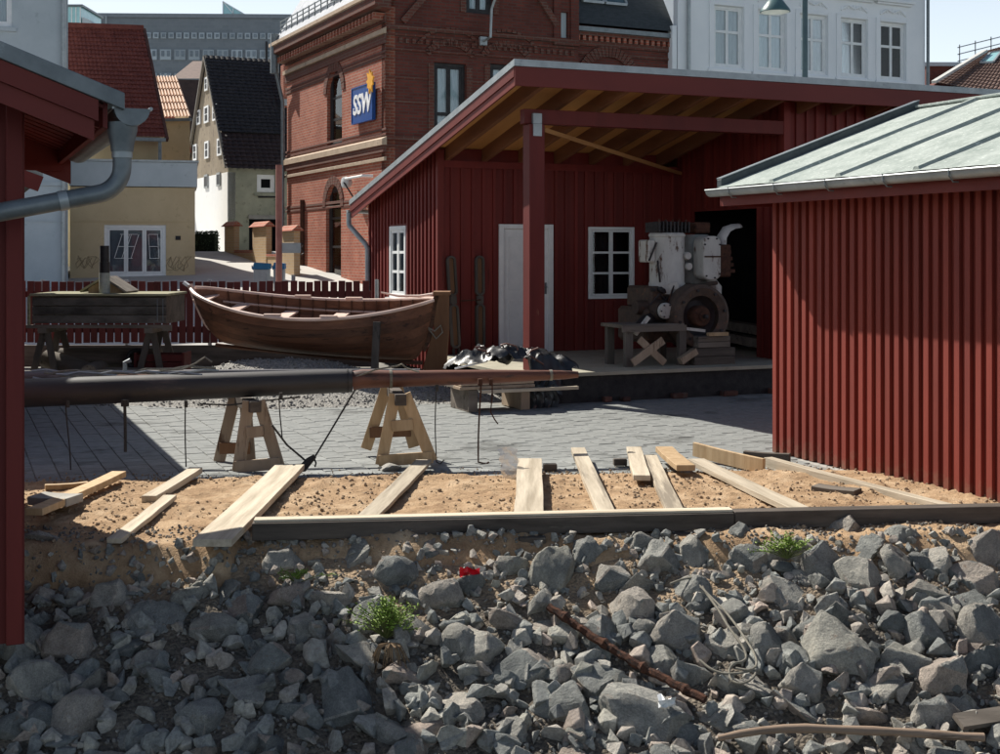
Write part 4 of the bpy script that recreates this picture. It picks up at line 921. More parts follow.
for a, b in (((-.10,-.1,zE_-.06),(-.10,hd2,zA+.06)), ((-.10,hd2,zA+.06),(-.10,2*hd2+.05,zE_-.06))): MB().bar(a, b, .10, .09).build('bargeboard', M('verge_board', (.16,.15,.13), (.22,.2,.17), 4, .8, .1), oh)
MB().box(RL-.001, RL+.02, .3, 2*hd2, -.5, zE_).build('wall', oldplaster, oh)
cu_, cz_ = onH(276, 90); MB().box(cu_+.80, cu_+1.13, 1.7, 2.1, zM, zat(62, 50)).build('chimney', brick, oh)
MB().box(cu_+.74, cu_+1.2, 1.58, 1.69, zM+1.2, zM+1.45).build('chimney_flashing', zinc, oh)

# ------------------------------------------------------------------ office block, pyramid, roofs beyond
ob = thing('office_block', 'long grey brick office block with rows of small windows at the skyline', 'building', tuple(P(97, 250, 110)*1), R(2)); ob.location.z = 0
W_ = 210/F*110+1
ztop = zat(17.5, 110)
MB().box(0, W_, 0, 14, 0, ztop).build('wall', gbrick, ob)
MB().box(-.1, W_+.1, -.15, 14.1, ztop+.01, ztop+.35).build('parapet', M('parapet_grey', (.20,.225,.25), (.24,.265,.29), 3, .8, .1), ob)
ofr = M('office_frame', (.34,.40,.44), (.40,.46,.50), 3, .6, .1); ogl = M('office_glass', (.10,.14,.17), (.17,.21,.25), 5, .25, 0, spec=.6)
def ow(px, py, w2, h2):
    x = (px-97)/F*110; z = zat(py, 110); w3, h3 = w2/F*110/2, h2/F*110/2
    wo = MB().box(x-w3, x+w3, -.12, -.01, z-h3, z+h3).build('window', ofr, ob)
    k = 2 if w2 > 7 else 1
    for i in range(k): MB().box(x-w3+.12+i*w3, x-w3+2*w3/k-.10+i*w3*(1 if k > 1 else 0), -.16, -.121, z-h3+(.3 if w2 > 7 else .12), z+h3-.12).build('pane', ogl, wo)
k = 0
while 150+k*7.6 < 300: ow(148+k*7.6, 35.3, 5.5, 6); k += 1
k = 0
while 153+k*14.2 < 306: ow(151+k*14.2, 54.5, 11, 10.5); k += 1
for k in range(11): ow(151+k*14.2, 75, 11, 4)
for k in range(3): ow(104+k*14.2, 54.5, 11, 10.5); 
for k in range(6): ow(104+k*7.6, 35.3, 5.5, 6)
MB().tube([(.25*110/F*40, -.3, ztop-2.2), (.25*110/F*40, -.3, ztop+.1)], .07, 6).build('mast', zinc, ob)
MB().tube([((266-97)/F*110, -.3, ztop-6), ((266-97)/F*110, -.3, ztop-2)], .10, 6).build('mast', iron, ob)
gp = thing('glass_pyramid', 'pointed glass roof light standing on the office block roof', 'roof light', tuple(P(223, 17, 114)))
pg = MB(); a, b, c_, d_ = Vector((0,0,0)), Vector((2.3,0,0)), Vector((0,0,1.35)), Vector((0,2,0))
gls = M('blue_green_glass', (.25,.50,.52), (.35,.62,.64), 2, .15, 0, spec=.8)
pg.add([a, b, c_, d_, Vector((2.3,2,0))], [(0,1,2),(0,2,3),(2,1,4),(2,4,3)]); pg.build('glazing', gls, gp)
pf = MB()
for p, q in ((a,c_),(b,c_),(a,b),(Vector((1.15,0,0)),c_),(Vector((.9,0,.8)),Vector((.9,0,0))),(Vector((1.6,0,.4)),Vector((1.6,0,0)))): pf.bar(p+Vector((0,-.03,0)), q+Vector((0,-.03,0)), .07, .07)
pf.build('glazing_bar', white, gp)
tp = thing('roof_terrace', 'small glazed rooftop box peeping over the red tiled roof', 'building', tuple(P(67, 26, 60)))
MB().box(0, .65, 0, 3, 0, .88).build('wall', gls, tp); MB().box(-.1, .75, -.1, 3.1, .883, .98).build('roof', zincd, tp)
for k in range(4): MB().box(k*.2, k*.2+.04, -.03, -.002, .02, .86).build('glazing_bar', white, tp)
MB().prism([(.70,0),(.70,.42),(1.0,.3),(1.35,.0)], 0, 2.5).build('side_roof', greyplaster, tp)
MB().box(-.5, 1.6, .2, 3, -5, -.01).build('storey', gbrick, tp)
bhs = thing('backyard_house', 'dark roofed house glimpsed between the ribbed roof and the gable', 'building', tuple(P(176, 160, 58)))
z0 = 0; MB().prism([(0,-5),(3,-5),(3,2.2),(1.9,3.55),(0,3.6)], 0, 5).build('wall', darktile2, bhs)
MB().add([(-.2,-.1,3.62),(1.35,-.1,3.62),(1.0,4,5.0),(-.2,4,5.0)], [(0,1,2,3)]).build('roof', tileb, bhs)
# roofs far right
fr_ = thing('far_right_house', 'brown tiled roof with a skylight at the right edge beyond the white house', 'building', (0,0,0))
A, B, C_, D_ = P(936, 84, 60), P(1060, 105, 55), P(1060, 30, 62), P(985, 52, 64)
tiled_roof('roof', fr_, A, B, C_, D_, tileb, 30, 16, .05, .05)
MB().add([(A.x,A.y+.3,0),(B.x,B.y+.3,0),(B.x,B.y+.3,B.z),(A.x,A.y+.3,A.z)], [(0,1,2,3)]).add([(A.x,A.y+.3,0),(A.x+.6,A.y+8,0),(A.x+.6,A.y+8,A.z),(D_.x,D_.y,D_.z),(A.x,A.y+.3,A.z)],[(0,1,2,3,4)]).build('wall', brickf, fr_)
def rp(s_, t): return A.lerp(B, s_).lerp(D_.lerp(C_, s_), t)
nn_ = (B-A).cross(D_-A).normalized()*.12
mb = MB(); q4 = [rp(.18,.55), rp(.32,.55), rp(.32,.8), rp(.18,.8)]
for i in range(4): mb.bar(q4[i]+nn_, q4[(i+1)%4]+nn_, .1, .1)
s_ = mb.build('skylight', zinc, fr_); MB().add([p+nn_ for p in q4], [(0,1,2,3)]).build('pane', gls, s_)
MB().bar(P(934,82,59), P(985,51,62.5), .25, .12).build('ridge_tiles', M('ridge_white', (.4,.4,.38), (.5,.5,.48), 3, .8, .1), fr_)
fh = thing('far_brick_house', 'low brick house with flat grey roof beside the white house', 'building', tuple(P(926, 90, 66)))
MB().box(0, 2.6, 0, 6, -4, 1.2).build('wall', brickf, fh); MB().box(-.1, 2.2, -.1, 6, 1.203, 1.4).build('roof', greyplaster, fh)
MB().box(.8, 2.9, -1.5, -.2, -.3, .02).build('canopy', zincd, fh)
rl_ = MB()
for h in (1.75, 2.1, 2.45): rl_.bar((1.6,0,h-.3), (4.2,0,h+.35), .05, .05)
for k in range(4): rl_.bar((1.7+k*.8,0,1.3), (1.7+k*.8,0,2.3+k*.2), .05, .05)
rl_.build('railing', zinc, fh)

# ------------------------------------------------------------------ street furniture behind the fence
yw = thing('pillared_wall', 'yellow brick garden wall with tile capped pillars across the street', 'wall', (0,0,0))
yo = P(224.5, 250, 42); yo.z = 0; ya = R(26.0)
yw.location = yo; yw.rotation_euler.z = ya
def onY(px): q = loc2(hitp(px, 250, yo, (math.cos(ya), math.sin(ya), 0)), yo, ya); return q[1]
prev = None
for px0, px1, pt, pb in ((224.5,240,222,251), (252.5,272,222,259), (282,300,226,268)):
    v0, v1 = onY(px1-6), onY(px0); D = 42+v0*.9; zt_ = zat(pt, D)-.13; zb_ = grade(D)-.3
    MB().box(0, .17, v0, v1, zb_, zt_).build('pillar', ybrick, yw)
    MB().add([(-.10,v0-.1,zt_+.002),(.27,v0-.1,zt_+.002),(.27,v1+.1,zt_+.002),(-.10,v1+.1,zt_+.002),(.08,v0-.1,zt_+.16),(.08,v1+.1,zt_+.16)], [(0,3,2,1),(0,1,4),(1,2,5,4),(2,3,5),(3,0,4,5)]).build('cap', brick, yw)
    if prev is not None:
        zl = zat(250 if px0 < 260 else 254, D); MB().box(.03, .14, v1+.002, prev-.002, zb_, zl-.08).build('low_wall', ybrick, yw); MB().box(.0, .17, v1+.002, prev-.002, zl-.078, zl).build('coping', brick, yw)
    prev = v0
# hedge with leaves
def leafclump(name, n, fn, m, size, parent=None, origin=None):
    mb = MB()
    for _ in range(n):
        c = Vector(fn()); a = Vector((random.gauss(0,1), random.gauss(0,1), random.gauss(0,1))).normalized(); b = a.orthogonal().normalized(); s_ = size*random.uniform(.6, 1.3)
        b = Quaternion(a, random.uniform(0, 6.28))@b; cc = a.cross(b)
        mb.add([c-b*s_, c+cc*s_*.45, c+b*s_, c-cc*s_*.45], [(0,1,2,3)])
    return mb.build(name, m, parent, origin)
hp = P(206, 243, 46)
hg = thing('hedge', 'dark clipped hedge under the white foot of the old house', 'hedge', (hp.x, hp.y, grade(46)))
leafclump('foliage', 1500, lambda: (random.uniform(-.42,.42), random.uniform(-.35,.35), random.uniform(0,.72)), leafd, .05, hg)
MB().box(-.37,.37,-.3,.3,0,.62).build('inner_branches', M('hedge_core', (.012,.018,.010), (.03,.035,.02), 9, .9, .5), hg)
q = P(279, 280, 25); sp2 = thing('sign_post', 'tall rusty red post with a small grey plate beside the street', 'post', (q.x, q.y, grade(25)))
zt_ = zat(165, 25)-grade(25)
MB().tube([(0,0,0),(0,0,zt_)], .062, 10).build('post', M('faded_red_post', (.26,.10,.08), (.36,.16,.13), 6, .7, .3), sp2, smooth=True)
MB().box(.06,.42,-.02,.0, zat(253,25)-grade(25), zat(243,25)-grade(25)).build('plate', zinc, sp2)
MB().tube([(.42,-.01,zat(243,25)-grade(25)),(.47,-.01,zat(243,25)-grade(25)-.03),(.43,-.01,zat(248,25)-grade(25)),(.48,-.01,zat(253,25)-grade(25)),(.42,-.01,zat(255,25)-grade(25))], .012, 5).build('scroll', iron, sp2)
for (px, lab) in ((262, 'blue lidded grey bin standing in the sunny street, clear of the post'), (279.5, 'blue lidded grey bin right behind the rusty post')):
    q = P(px, 280, 26.5 if px < 270 else 27); w_ = .15 if px < 270 else .11
    bn = thing('bin', lab, 'bin', (q.x, q.y, grade(q.y)), 0, 'blue lidded bins in the street')
    zz = zat(262.5, q.y)-grade(q.y)
    mb = MB(); mb.add([(-w_*.8,-w_*.8,0),(w_*.8,-w_*.8,0),(w_*.8,w_*.8,0),(-w_*.8,w_*.8,0),(-w_,-w_,zz-.14),(w_,-w_,zz-.14),(w_,w_,zz-.14),(-w_,w_,zz-.14)], [(0,3,2,1),(4,5,6,7),(0,1,5,4),(1,2,6,5),(2,3,7,6),(3,0,4,7)]); mb.build('body', greym, bn, bevel=.01)
    MB().prism([(-w_*1.15,zz-.138),(w_*1.1,zz-.138),(w_*1.1,zz-.02),(-w_*.9,zz)], -w_*1.1, w_*1.1).build('lid', bluem, bn, bevel=.01)
    MB().tube([(-w_*1.15,0,zz-.15),(-w_*1.35,0,zz-.12),(-w_*1.35,0,zz-.06)], .012, 5).build('handle', bluem, bn)

# ------------------------------------------------------------------ picket fence
fc = P(20, 281, 22.0); fe = P(371, 281, 22.0); fz = .43
pf_ = thing('picket_fence', 'dark red picket fence running behind the boat from shed to shed', 'fence', (fc.x, 22.0, 0))
Lf = fe.x-fc.x; n = 44; pk = None
for i in range(n):
    h = 1.47+random.uniform(-.012,.012)
    if pk is None:
        pk = MB().add([(-.056,0,0),(.056,0,0),(.056,.022,0),(-.056,.022,0),(-.056,0,1.04),(.056,0,1.04),(.056,.022,1.04),(-.056,.022,1.04)], [(0,3,2,1),(4,5,6,7),(0,1,5,4),(1,2,6,5),(2,3,7,6),(3,0,4,7)]).build('picket', redpicket, pf_, bevel=.003); o = pk
    else: o = cp(pk, pf_)
    o.location = (.04+i*Lf/n+random.uniform(-.006,.006), 0, fz+random.uniform(-.012,.012)); o.rotation_euler = (0, random.uniform(-.012,.012), 0)
for z0 in (.60, 1.20): MB().box(-.05, Lf, .024, .062, z0, z0+.105).build('rail', redpicket, pf_)
MB().box(-.2, Lf, .03, .11, .02, .385).build('kick_board', darkbeam, pf_)
for i in range(5): MB().tube([(.35+i*1.42, .10, -.02), (.35+i*1.42, .10, 1.5 if i != 3 else 1.58)], .035, 8).build('post', zinc, pf_)

# ------------------------------------------------------------------ gravel heap with the boat
gc_ = Vector((-2.95, 17.75, 0))
def heap(x, y):
    dx, dy = (x-gc_.x)/2.5, (y-gc_.y)/1.15; r2 = dx*dx+dy*dy
    return .56*math.exp(-r2*1.55)+noise.fractal(Vector((x*2, y*2, 5)), 1, 2, 4)*.035-.055
hpile = tag(grid('gravel_heap', fr(-6.2, .75, .06), fr(16.1, 19.9, .06), heap, gravelm), 'low heap of grey gravel under the wooden boat', kind='stuff')
MBs = MB(); rr_ = random.Random(3)
ico = bmesh.new(); bmesh.ops.create_icosphere(ico, subdivisions=1, radius=1); ICV = [v.co.copy() for v in ico.verts]; ICF = [tuple(v.index for v in f.verts) for f in ico.faces]; ico.free()
def pebble(mb, x, y, z, s, rn=random):
    q = Quaternion((rn.gauss(0,1), rn.gauss(0,1), rn.gauss(0,1), rn.gauss(0,1))).normalized(); sc = Vector((rn.uniform(.7,1.3), rn.uniform(.6,1.1), rn.uniform(.45,.9)))
    mb.add([q@Vector((v.x*sc.x*rn.uniform(.8,1.15), v.y*sc.y, v.z*sc.z))*s+Vector((x, y, z)) for v in ICV], ICF)
for _ in range(2600):
    x = rr_.uniform(-5.6, .5); y = rr_.uniform(16.2, 19); z = heap(x, y)
    if z > -.01: pebble(MBs, x, y, z+.004, rr_.uniform(.010,.026), rr_)
tag(MBs.build('gravel_stones', gravelm), 'loose grey stones lying over the gravel heap', kind='stuff')

# boat: clinker hull of overlapping strakes
S0 = P(437, 299, 18.2); B0 = P(196, 290, 18.75)
bl = math.hypot(S0.x-B0.x, S0.y-B0.y); ba = math.atan2(S0.y-B0.y, S0.x-B0.x)
boat = thing('rowing_boat', 'varnished brown clinker rowing boat propped on the gravel heap', 'boat', (B0.x, B0.y, .50), ba)
boat.rotation_euler = (R(9), 0, ba)
def bm_half(t): return .70*max(0, math.sin(math.pi*min(1, max(0, t))**.92))**.62 if 0 < t < 1 else 0
def sheer(t): return .585+.36*(1-t)**3.0*1.0+.22*t**3.2
def keel_z(t): return -.07+.26*(1-t)**1.4+.20*max(0, (.10-t)/.10)**2+.18*max(0, (t-.93)/.07)**2
def stem_x(s, end):           # raked ends: x offset by height fraction
    return s
NS = 7; NT = 36
def hull_pt(t, s, side, off=0):
    b = bm_half(t)+off; zs, zk = sheer(t), keel_z(t)
    y = b*(math.sin(s*math.pi/2)**.80); z = zk+(zs-zk)*(1-math.cos(s*math.pi/2))**.95
    z = zk+(zs-zk)*(s**1.45)
    rake = (1-s)*(.26*max(0, 1-t*3.2)**1.5) - (1-s)*(.20*max(0, (t-.7)/.3)**1.6)
    return Vector((t*bl+rake, side*y, z))
tt = [.004+.992*i/NT for i in range(NT+1)]
for side in (-1, 1):
    for k in range(NS):
        s0, s1 = k/NS, min(1, (k+1.12)/NS); vs = []
        for t in tt:
            a = hull_pt(t, s0, side, .030); b = hull_pt(t, s1, side, .0); m_ = hull_pt(t, (s0+s1)/2, side, .016)
            vs += [a, m_, b, hull_pt(t, s1, side, -.016), hull_pt(t, s0, side, .0)]
        fs = [(i*5+j, i*5+(j+1)%5, (i+1)*5+(j+1)%5, (i+1)*5+j) for i in range(NT) for j in range(5)]
        MB().add(vs, fs).build('strake', hullm, boat, smooth=True)
    MB().tube([hull_pt(t, 1, side, .012)+Vector((0,0,.012)) for t in tt], .026, 8).build('gunwale', rail, boat, smooth=True)
    MB().tube([hull_pt(t, .84, side, -.03) for t in tt[3:-3]], .018, 6).build('inner_rail', rail, boat)
def endpost(te, name):
    mb = MB(); out = -1 if te < .5 else 1
    pts = [hull_pt(te, s, 1, 0)+Vector((out*.015, 0, 0)) for s in [i/8 for i in range(9)]]
    for p in pts: p.y = 0
    pts.append(pts[-1]+Vector((out*.03, 0, .07)))
    for a, b in zip(pts, pts[1:]): mb.bar(a, b, .05, .07, up=(1,0,0))
    return mb.build(name, hullm if te > .5 else rail, boat)
endpost(.004, 'stem_post'); endpost(.996, 'stern_post')
MB().tube([Vector((t*bl, 0, keel_z(t)-.03)) for t in tt[3:-2]], .03, 6).build('keel', hullm, boat)
for i in range(2, 17):                     # ribs inside
    t = i/18; MB().tube([hull_pt(t, s, -1, -.03)+Vector((0,0,.01)) for s in (1,.8,.6,.4,.2,.05)]+[hull_pt(t, s, 1, -.03)+Vector((0,0,.01)) for s in (.05,.2,.4,.6,.8,1)], .011, 5).build('rib', boatin, boat)
for t, zt in ((.17, .68), (.36, .55), (.58, .53), (.80, .60)):
    w_ = bm_half(t)*.86; MB().box(t*bl-.10, t*bl+.10, -w_, w_, zt-.06, zt-.03).build('thwart', rail, boat, bevel=.004)
MB().box(.25*bl, .85*bl, -.16, .16, .10, .12).build('floor_board', boatin, boat)
MB().prism([(t*bl, -bm_half(t)*.93) for t in (.01,.04,.08)]+[(t*bl, bm_half(t)*.93) for t in (.08,.04,.01)], sheer(.05)-.10, sheer(.05)-.08, ax='z').build('bow_deck', rail, boat)
for t in (.40, .62):
    for side in (-1, 1): MB().bar(hull_pt(t, 1, side)+Vector((-.12,0,.045)), hull_pt(t, 1, side)+Vector((.12,0,.045)), .04, .03).build('rowlock_pad', rail, boat)
MB().bar((-.02, 0, sheer(0)+.03), (-.12, 0, sheer(0)+.10), .05, .04).build('stem_head', white, boat)
# rudder with tiller: in the boat's frame
rx = bl+.03
rud = MB().prism([(rx-.03,.90),(rx+.17,.90),(rx+.15,.35),(rx+.09,-.26),(rx-.26,-.26),(rx-.18,.02),(rx-.06,.42)], -.025, .025).build('rudder', rudm, boat, bevel=.006)
MB().box(rx-.05, rx+.19, -.045, .045, .88, .93).build('rudder_head', rudm, rud)
MB().tube([(rx+.0,0,.90),(rx-.25,0,.86),(rx-.55,0,.86),(rx-.80,.0,.91)], [.02,.02,.017,.012], 8).build('tiller', rail, rud, smooth=True)
MB().tube([(rx-.16,-.05,.44),(rx-.04,-.07,.38),(rx+.05,-.06,.46),(rx+.07,-.05,.36),(rx-.02,-.06,.27),(rx-.12,-.05,.40),(rx-.18,-.04,.52)], .012, 6).build('lashing', rope, rud)
q = P(373, 372, 17.35); q2 = P(377, 322, 17.62)
pp = thing('boat_prop', 'grey board leaning upright against the side of the boat', 'prop', (q.x, q.y, 0)); MB().bar((0,0,.0), tuple(q2-Vector((q.x,q.y,0))), .045, .10, up=(1,0,0)).build('board', oldwoodz, pp, bevel=.004)

boxm = M('weathered_box', (.05,.045,.04), (.17,.155,.14), 6, .9, .8, .008, (.4,1,1), (.15,.075,.045), .60, .5, var=.1)
# ------------------------------------------------------------------ weathered box on trestles with stove pipe
ct = P(30, 300, 19.0); cb = thing('old_wooden_box', 'long weathered wooden box with a mossy lid standing on trestles at left', 'box', (ct.x, 19.0, 0))
BW = 138/F*19; zt_, zb_ = zat(296, 19), zat(324, 19)
for k in range(3): h = (zt_-zb_-.02)/3; MB().box(.03, BW-.03, 0, .03, zb_+.01+k*h, zb_+k*h+h-.002).build('side_plank', boxm, cb, bevel=.004)
MB().box(.03, .06, .031, 1.1, zb_, zt_-.01).box(BW-.06, BW-.03, .031, 1.1, zb_, zt_-.01).box(.03, BW-.03, 1.101, 1.13, zb_, zt_-.01).build('end_plank', oldwood, cb)
lidm = M('mossy_lid', (.20,.19,.11), (.36,.33,.23), 6, .9, .7, .008, (.2,1,1), (.14,.15,.06), .58)
for k in range(5): MB().box(0, BW, -.04+k*.24, .195+k*.24, zt_, zt_+.035).build('lid_plank', lidm, cb, bevel=.005)
MB().box(-.03, .0, -.02, .02, zb_-.05, zt_).build('corner_post', lidm, cb); MB().box(BW-.08, BW+.06, -.035, -.002, zb_-.10, zb_-.01).box(-.05, BW+.05, -.03, .03, zb_-.06, zb_-.012).build('bearer', oldwood, cb)
for x in (BW-.16, BW-.08): MB().box(x, x+.015, -.012, -.001, zb_+.03, zt_-.04).build('iron_strap', zincd, cb)
hx = (98-30)/F*19
gb = MB().prism([(hx-.22, zt_+.036), (hx+.28, zt_+.036), (hx+.28, zt_+.10), (hx+.0, zt_+.25), (hx-.22, zt_+.10)], .25, .8).build('hatch', newwood, cb)
for a, b in (((hx-.32, zt_+.06), (hx+.02, zt_+.27)), ((hx+.36, zt_+.05), (hx+.02, zt_+.27))): MB().bar((a[0],.5,a[1]), (b[0],.5,b[1]), .66, .03).build('hatch_roof', lidm if a[0] < hx else oldwood, gb)
sx_ = (102-30)/F*19
st = thing('stove_pipe', 'black stove pipe with a pale foot standing on the weathered box', 'pipe', (ct.x+sx_, 19.12, zt_+.036))
MB().tube([(0,0,0),(0,0,.30)], .078, 16).build('foot', M('whitewashed_foot', (.22,.24,.22), (.4,.41,.37), 9, .8, .3), st, smooth=True)
MB().tube([(0,0,.301),(0,0,.46)], .074, 16).tube([(0,0,.461),(0,0,.70)], .068, 16).build('pipe', iron, st, smooth=True)
for nm, x in (('left', .18), ('right', BW-.28)):
    t = thing('trestle', f'grey wooden trestle under the {nm} end of the weathered box', 'trestle', (ct.x+x, 19.45, 0), 0, 'trestles under the weathered box')
    for s1 in (-1, 1):
        for s2 in (-1, 1): MB().bar((s1*.20, s2*.40, 0), (s1*.03, s2*.32, zb_-.14), .09, .045, up=(0,1,0)).build('leg', oldwoodz, t)
        MB().bar((s1*.12, -.37, .36), (s1*.12, .37, .36), .03, .08).build('stretcher', oldwood, t)
    MB().box(-.06, .06, -.48, .48, zb_-.135, zb_-.062).build('top_beam', oldwood, t)
# logs and lumber under it
def log(loc, L, r, ang, label, m=oldwood, tilt=0, nm='log'):
    c = Vector((math.cos(ang), math.sin(ang), tilt))*L/2; o = thing(nm, label, nm.replace('_', ' '), loc)
    MB().tube([-c, -c*.3, c*.4, c], [r*.95, r, r*.98, r*.9], 14).build('trunk', m, o, smooth=True)
    for s_ in (-1, 1): MB().tube([c*s_*1.0, c*s_*1.006], r*.86, 14).build('cut_end', M('cut_wood', (.17,.14,.11), (.27,.23,.18), 9, .85, .4, c3=(.09,.07,.06), c3at=.58), o)
    return o
log((ct.x+.98, 18.9, .24), .8, .13, R(95), 'round log seen end on below the middle of the box')
log((ct.x+.55, 19.2, .26), .95, .15, R(160), 'thick curved log under the left half of the box', tilt=.25)
log((ct.x+1.35, 19.0, .18), .9, .10, R(168), 'log lying to the right of the end-on log')
log((ct.x+.25, 18.95, .12), 1.0, .12, R(4), 'log low on the ground at the left trestle')
log((ct.x+1.0, 19.6, .36), 1.5, .17, R(2), 'dark thick log at the back under the box', darkbeam)
crt = thing('crate', 'dark reddish crate below the right end of the box', 'crate', (ct.x+1.85, 19.35, 0))
for k in range(4):
    for y_ in (-.2, .18): MB().box(-.35,.35,y_,y_+.02, .01+k*.115, .11+k*.115).build('slat', redpicket, crt)
MB().box(-.37,-.33,-.22,.22,0,.48).box(.33,.37,-.22,.22,0,.48).build('corner_post', redpicket, crt)
tw = thing('tyre', 'old dark ring lying upright against the crate below the box', 'ring', (ct.x+1.48, 19.25, .38))
MB().tube([(math.cos(a)*.13, .03*math.sin(a), math.sin(a)*.13) for a in [2*math.pi*i/20 for i in range(21)]], .035, 8).build('ring', iron, tw, smooth=True)

# ------------------------------------------------------------------ spars on saw horses
def spar_pt(px, py, D): return P(px, py, D)
a, b = P(-12, 394.5, 11.45), P(352, 380.5, 11.95)
ms = thing('black_spar', 'thick black painted spar lying across the saw horses', 'spar', tuple(a))
MB().tube([(0,0,0), (b-a)*.25, (b-a)*.6, b-a], [.128,.126,.118,.108], 20).build('shaft', sparm, ms, smooth=True)
for t in (.32, .985): MB().tube([(b-a)*t, (b-a)*(t+.004)], .123-.010*t, 20).build('ring_band', iron, ms, smooth=True)
c = P(352, 380, 11.97); d = P(578, 374.5, 12.35)
bs_ = thing('brown_spar', 'tapering brown varnished spar end resting on the second saw horse', 'spar', tuple(c))
MB().tube([(.0,0,-.01), Vector((.10,.01,.01)), (d-c)*.18, (d-c)*.6, (d-c)*.94, d-c], [.09,.088,.078,.066,.042,.030], 18).build('shaft', sparb, bs_, smooth=True)
for t, r_ in ((.16,.085),(.87,.052)): MB().tube([(d-c)*t, (d-c)*(t+.012)], r_, 16).build('rope_band', rope, bs_, smooth=True)
MB().tube([Vector((.0,-.07,.02)), Vector((.22,-.05,.10)), Vector((.42,.0,.13)), Vector((.46,-.02,.15)), Vector((.50,0,.11)), Vector((.62,-.06,.08))], .009, 6).build('lashing', rope, bs_)
a2, b2 = P(-5, 375.5, 12.1), P(420, 371, 12.45)
ts = thing('thin_spar', 'thin grey spar lying behind the thick black one', 'spar', tuple(a2)); MB().tube([(0,0,0), (b2-a2)*.5, b2-a2], [.040,.036,.022], 12).build('shaft', M('worn_spar', (.09,.085,.09), (.2,.19,.2), 5, .5, .3, .003, (.08,1,1), (.35,.33,.34), .6), ts, smooth=True)
# tangle of cordage on the spars at left
tg = thing('rope_tangle', 'tangle of slack grey lines lying along the spars at left', 'rope', tuple(P(100, 376, 11.9)))
o_ = P(100, 376, 11.9)
for k in range(6):
    pts = []; x0 = random.uniform(25, 60); x1 = random.uniform(150, 235)
    for i in range(14):
        t = i/13; pts.append(P(x0+(x1-x0)*t, 374-5*math.sin(t*3.1+k)*(.4+.2*k)+1.2*math.sin(i*2.1+k*1.3), 11.7+.07*k)-o_)
    MB().tube(pts, .011, 5).build('line', rope if k % 2 else zinc, tg)
pts = [P(x, y, 11.9)-o_ for x, y in ((150,374),(165,370),(183,369),(196,363),(205,357),(212,362))]; MB().tube(pts, .010, 5).build('line', rope, tg)
blk = MB(); q = P(135, 375, 11.75)-o_; blk.box(q.x-.16, q.x+.16, q.y-.06, q.y+.06, q.z-.035, q.z+.005); blk.build('cleat', rust, tg, bevel=.01)
q = P(125, 368, 11.8)-o_; MB().tube([q+Vector((0,0,-.08)), q+Vector((0,0,.05)), q+Vector((.05,0,.07))], .02, 8).build('pin', zincd, tg)
# hanging lines
def hang(px, y0, y1, label, D=11.5, wob=.5, m=roped, r=.006, ex=None):
    o = P(px, y0, D); t = thing('hanging_rope', label, 'rope', tuple(o), 0, 'ropes hanging from the spars')
    pts = []; n = 9
    for i in range(n+1): f = i/n; pts.append(P(px+wob*2.2*math.sin(f*2.6+px), y0+(y1-y0)*f, D+.02*math.sin(f*4))-o)
    if ex: pts += [P(px+dx, py, D)-o for dx, py in ex]
    MB().tube(pts, r, 6).build('line', m, t); MB().tube([(0,0,.03),(0,0,-.03)], r*2.6, 8).build('knot', m, t); return t
hang(68, 404, 470, 'leftmost hanging line, in front of the shaded paving', 11.4, 1.2)
hang(125, 403, 452, 'stiff thick stub of rope second from the left', 11.45, .2, r=.014)
hang(186, 404, 467, 'long straight line ending above the crooked sand plank', 11.45, .4)
hang(281, 396, 440, 'line hanging just right of the first saw horse', 11.6, .8)
hang(437, 388, 462, 'line with a curl at its foot right of the second saw horse', 12.0, .8, ex=((3,464),(7,460)))
hang(480, 382, 462, 'line hanging from the brown spar with a bent wire foot', 12.05, .8, rust, .009, ex=((6,464),(9,462)))
hang(491, 382, 412, 'short line near the thin end of the brown spar', 12.1, .6, rust, .007, ex=((4,420),(7,424)))
o_ = P(304, 465, 11.5)
st_ = thing('stay_rope', 'taut rope stays meeting in a thick knot at the end of the wide plank', 'rope', tuple(o_))
MB().tube([P(355,390,11.85)-o_, P(330,432,11.7)-o_, P(313,460,11.5)-o_], .008, 6).build('line', roped, st_)
MB().tube([P(272,425,11.4)-o_, P(287,445,11.45)-o_, P(306,461,11.5)-o_], .010, 6).build('line', roped, st_)
MB().tube([P(315,456,11.5)-o_, P(309,461,11.48)-o_, P(303,468,11.45)-o_, P(297,470,11.42)-o_], [.02,.035,.04,.02], 8).build('knot', roped, st_, smooth=True)
MB().tube([P(314,458,11.5)-o_, P(316,463,11.5)-o_, P(315,467,11.5)-o_], .008, 6).build('tail', roped, st_)
MB().tube([P(200,404,11.6)-o_, P(230,405,11.6)-o_, P(262,401,11.7)-o_, P(300,397,11.9)-o_], .008, 6).build('line', roped, st_)

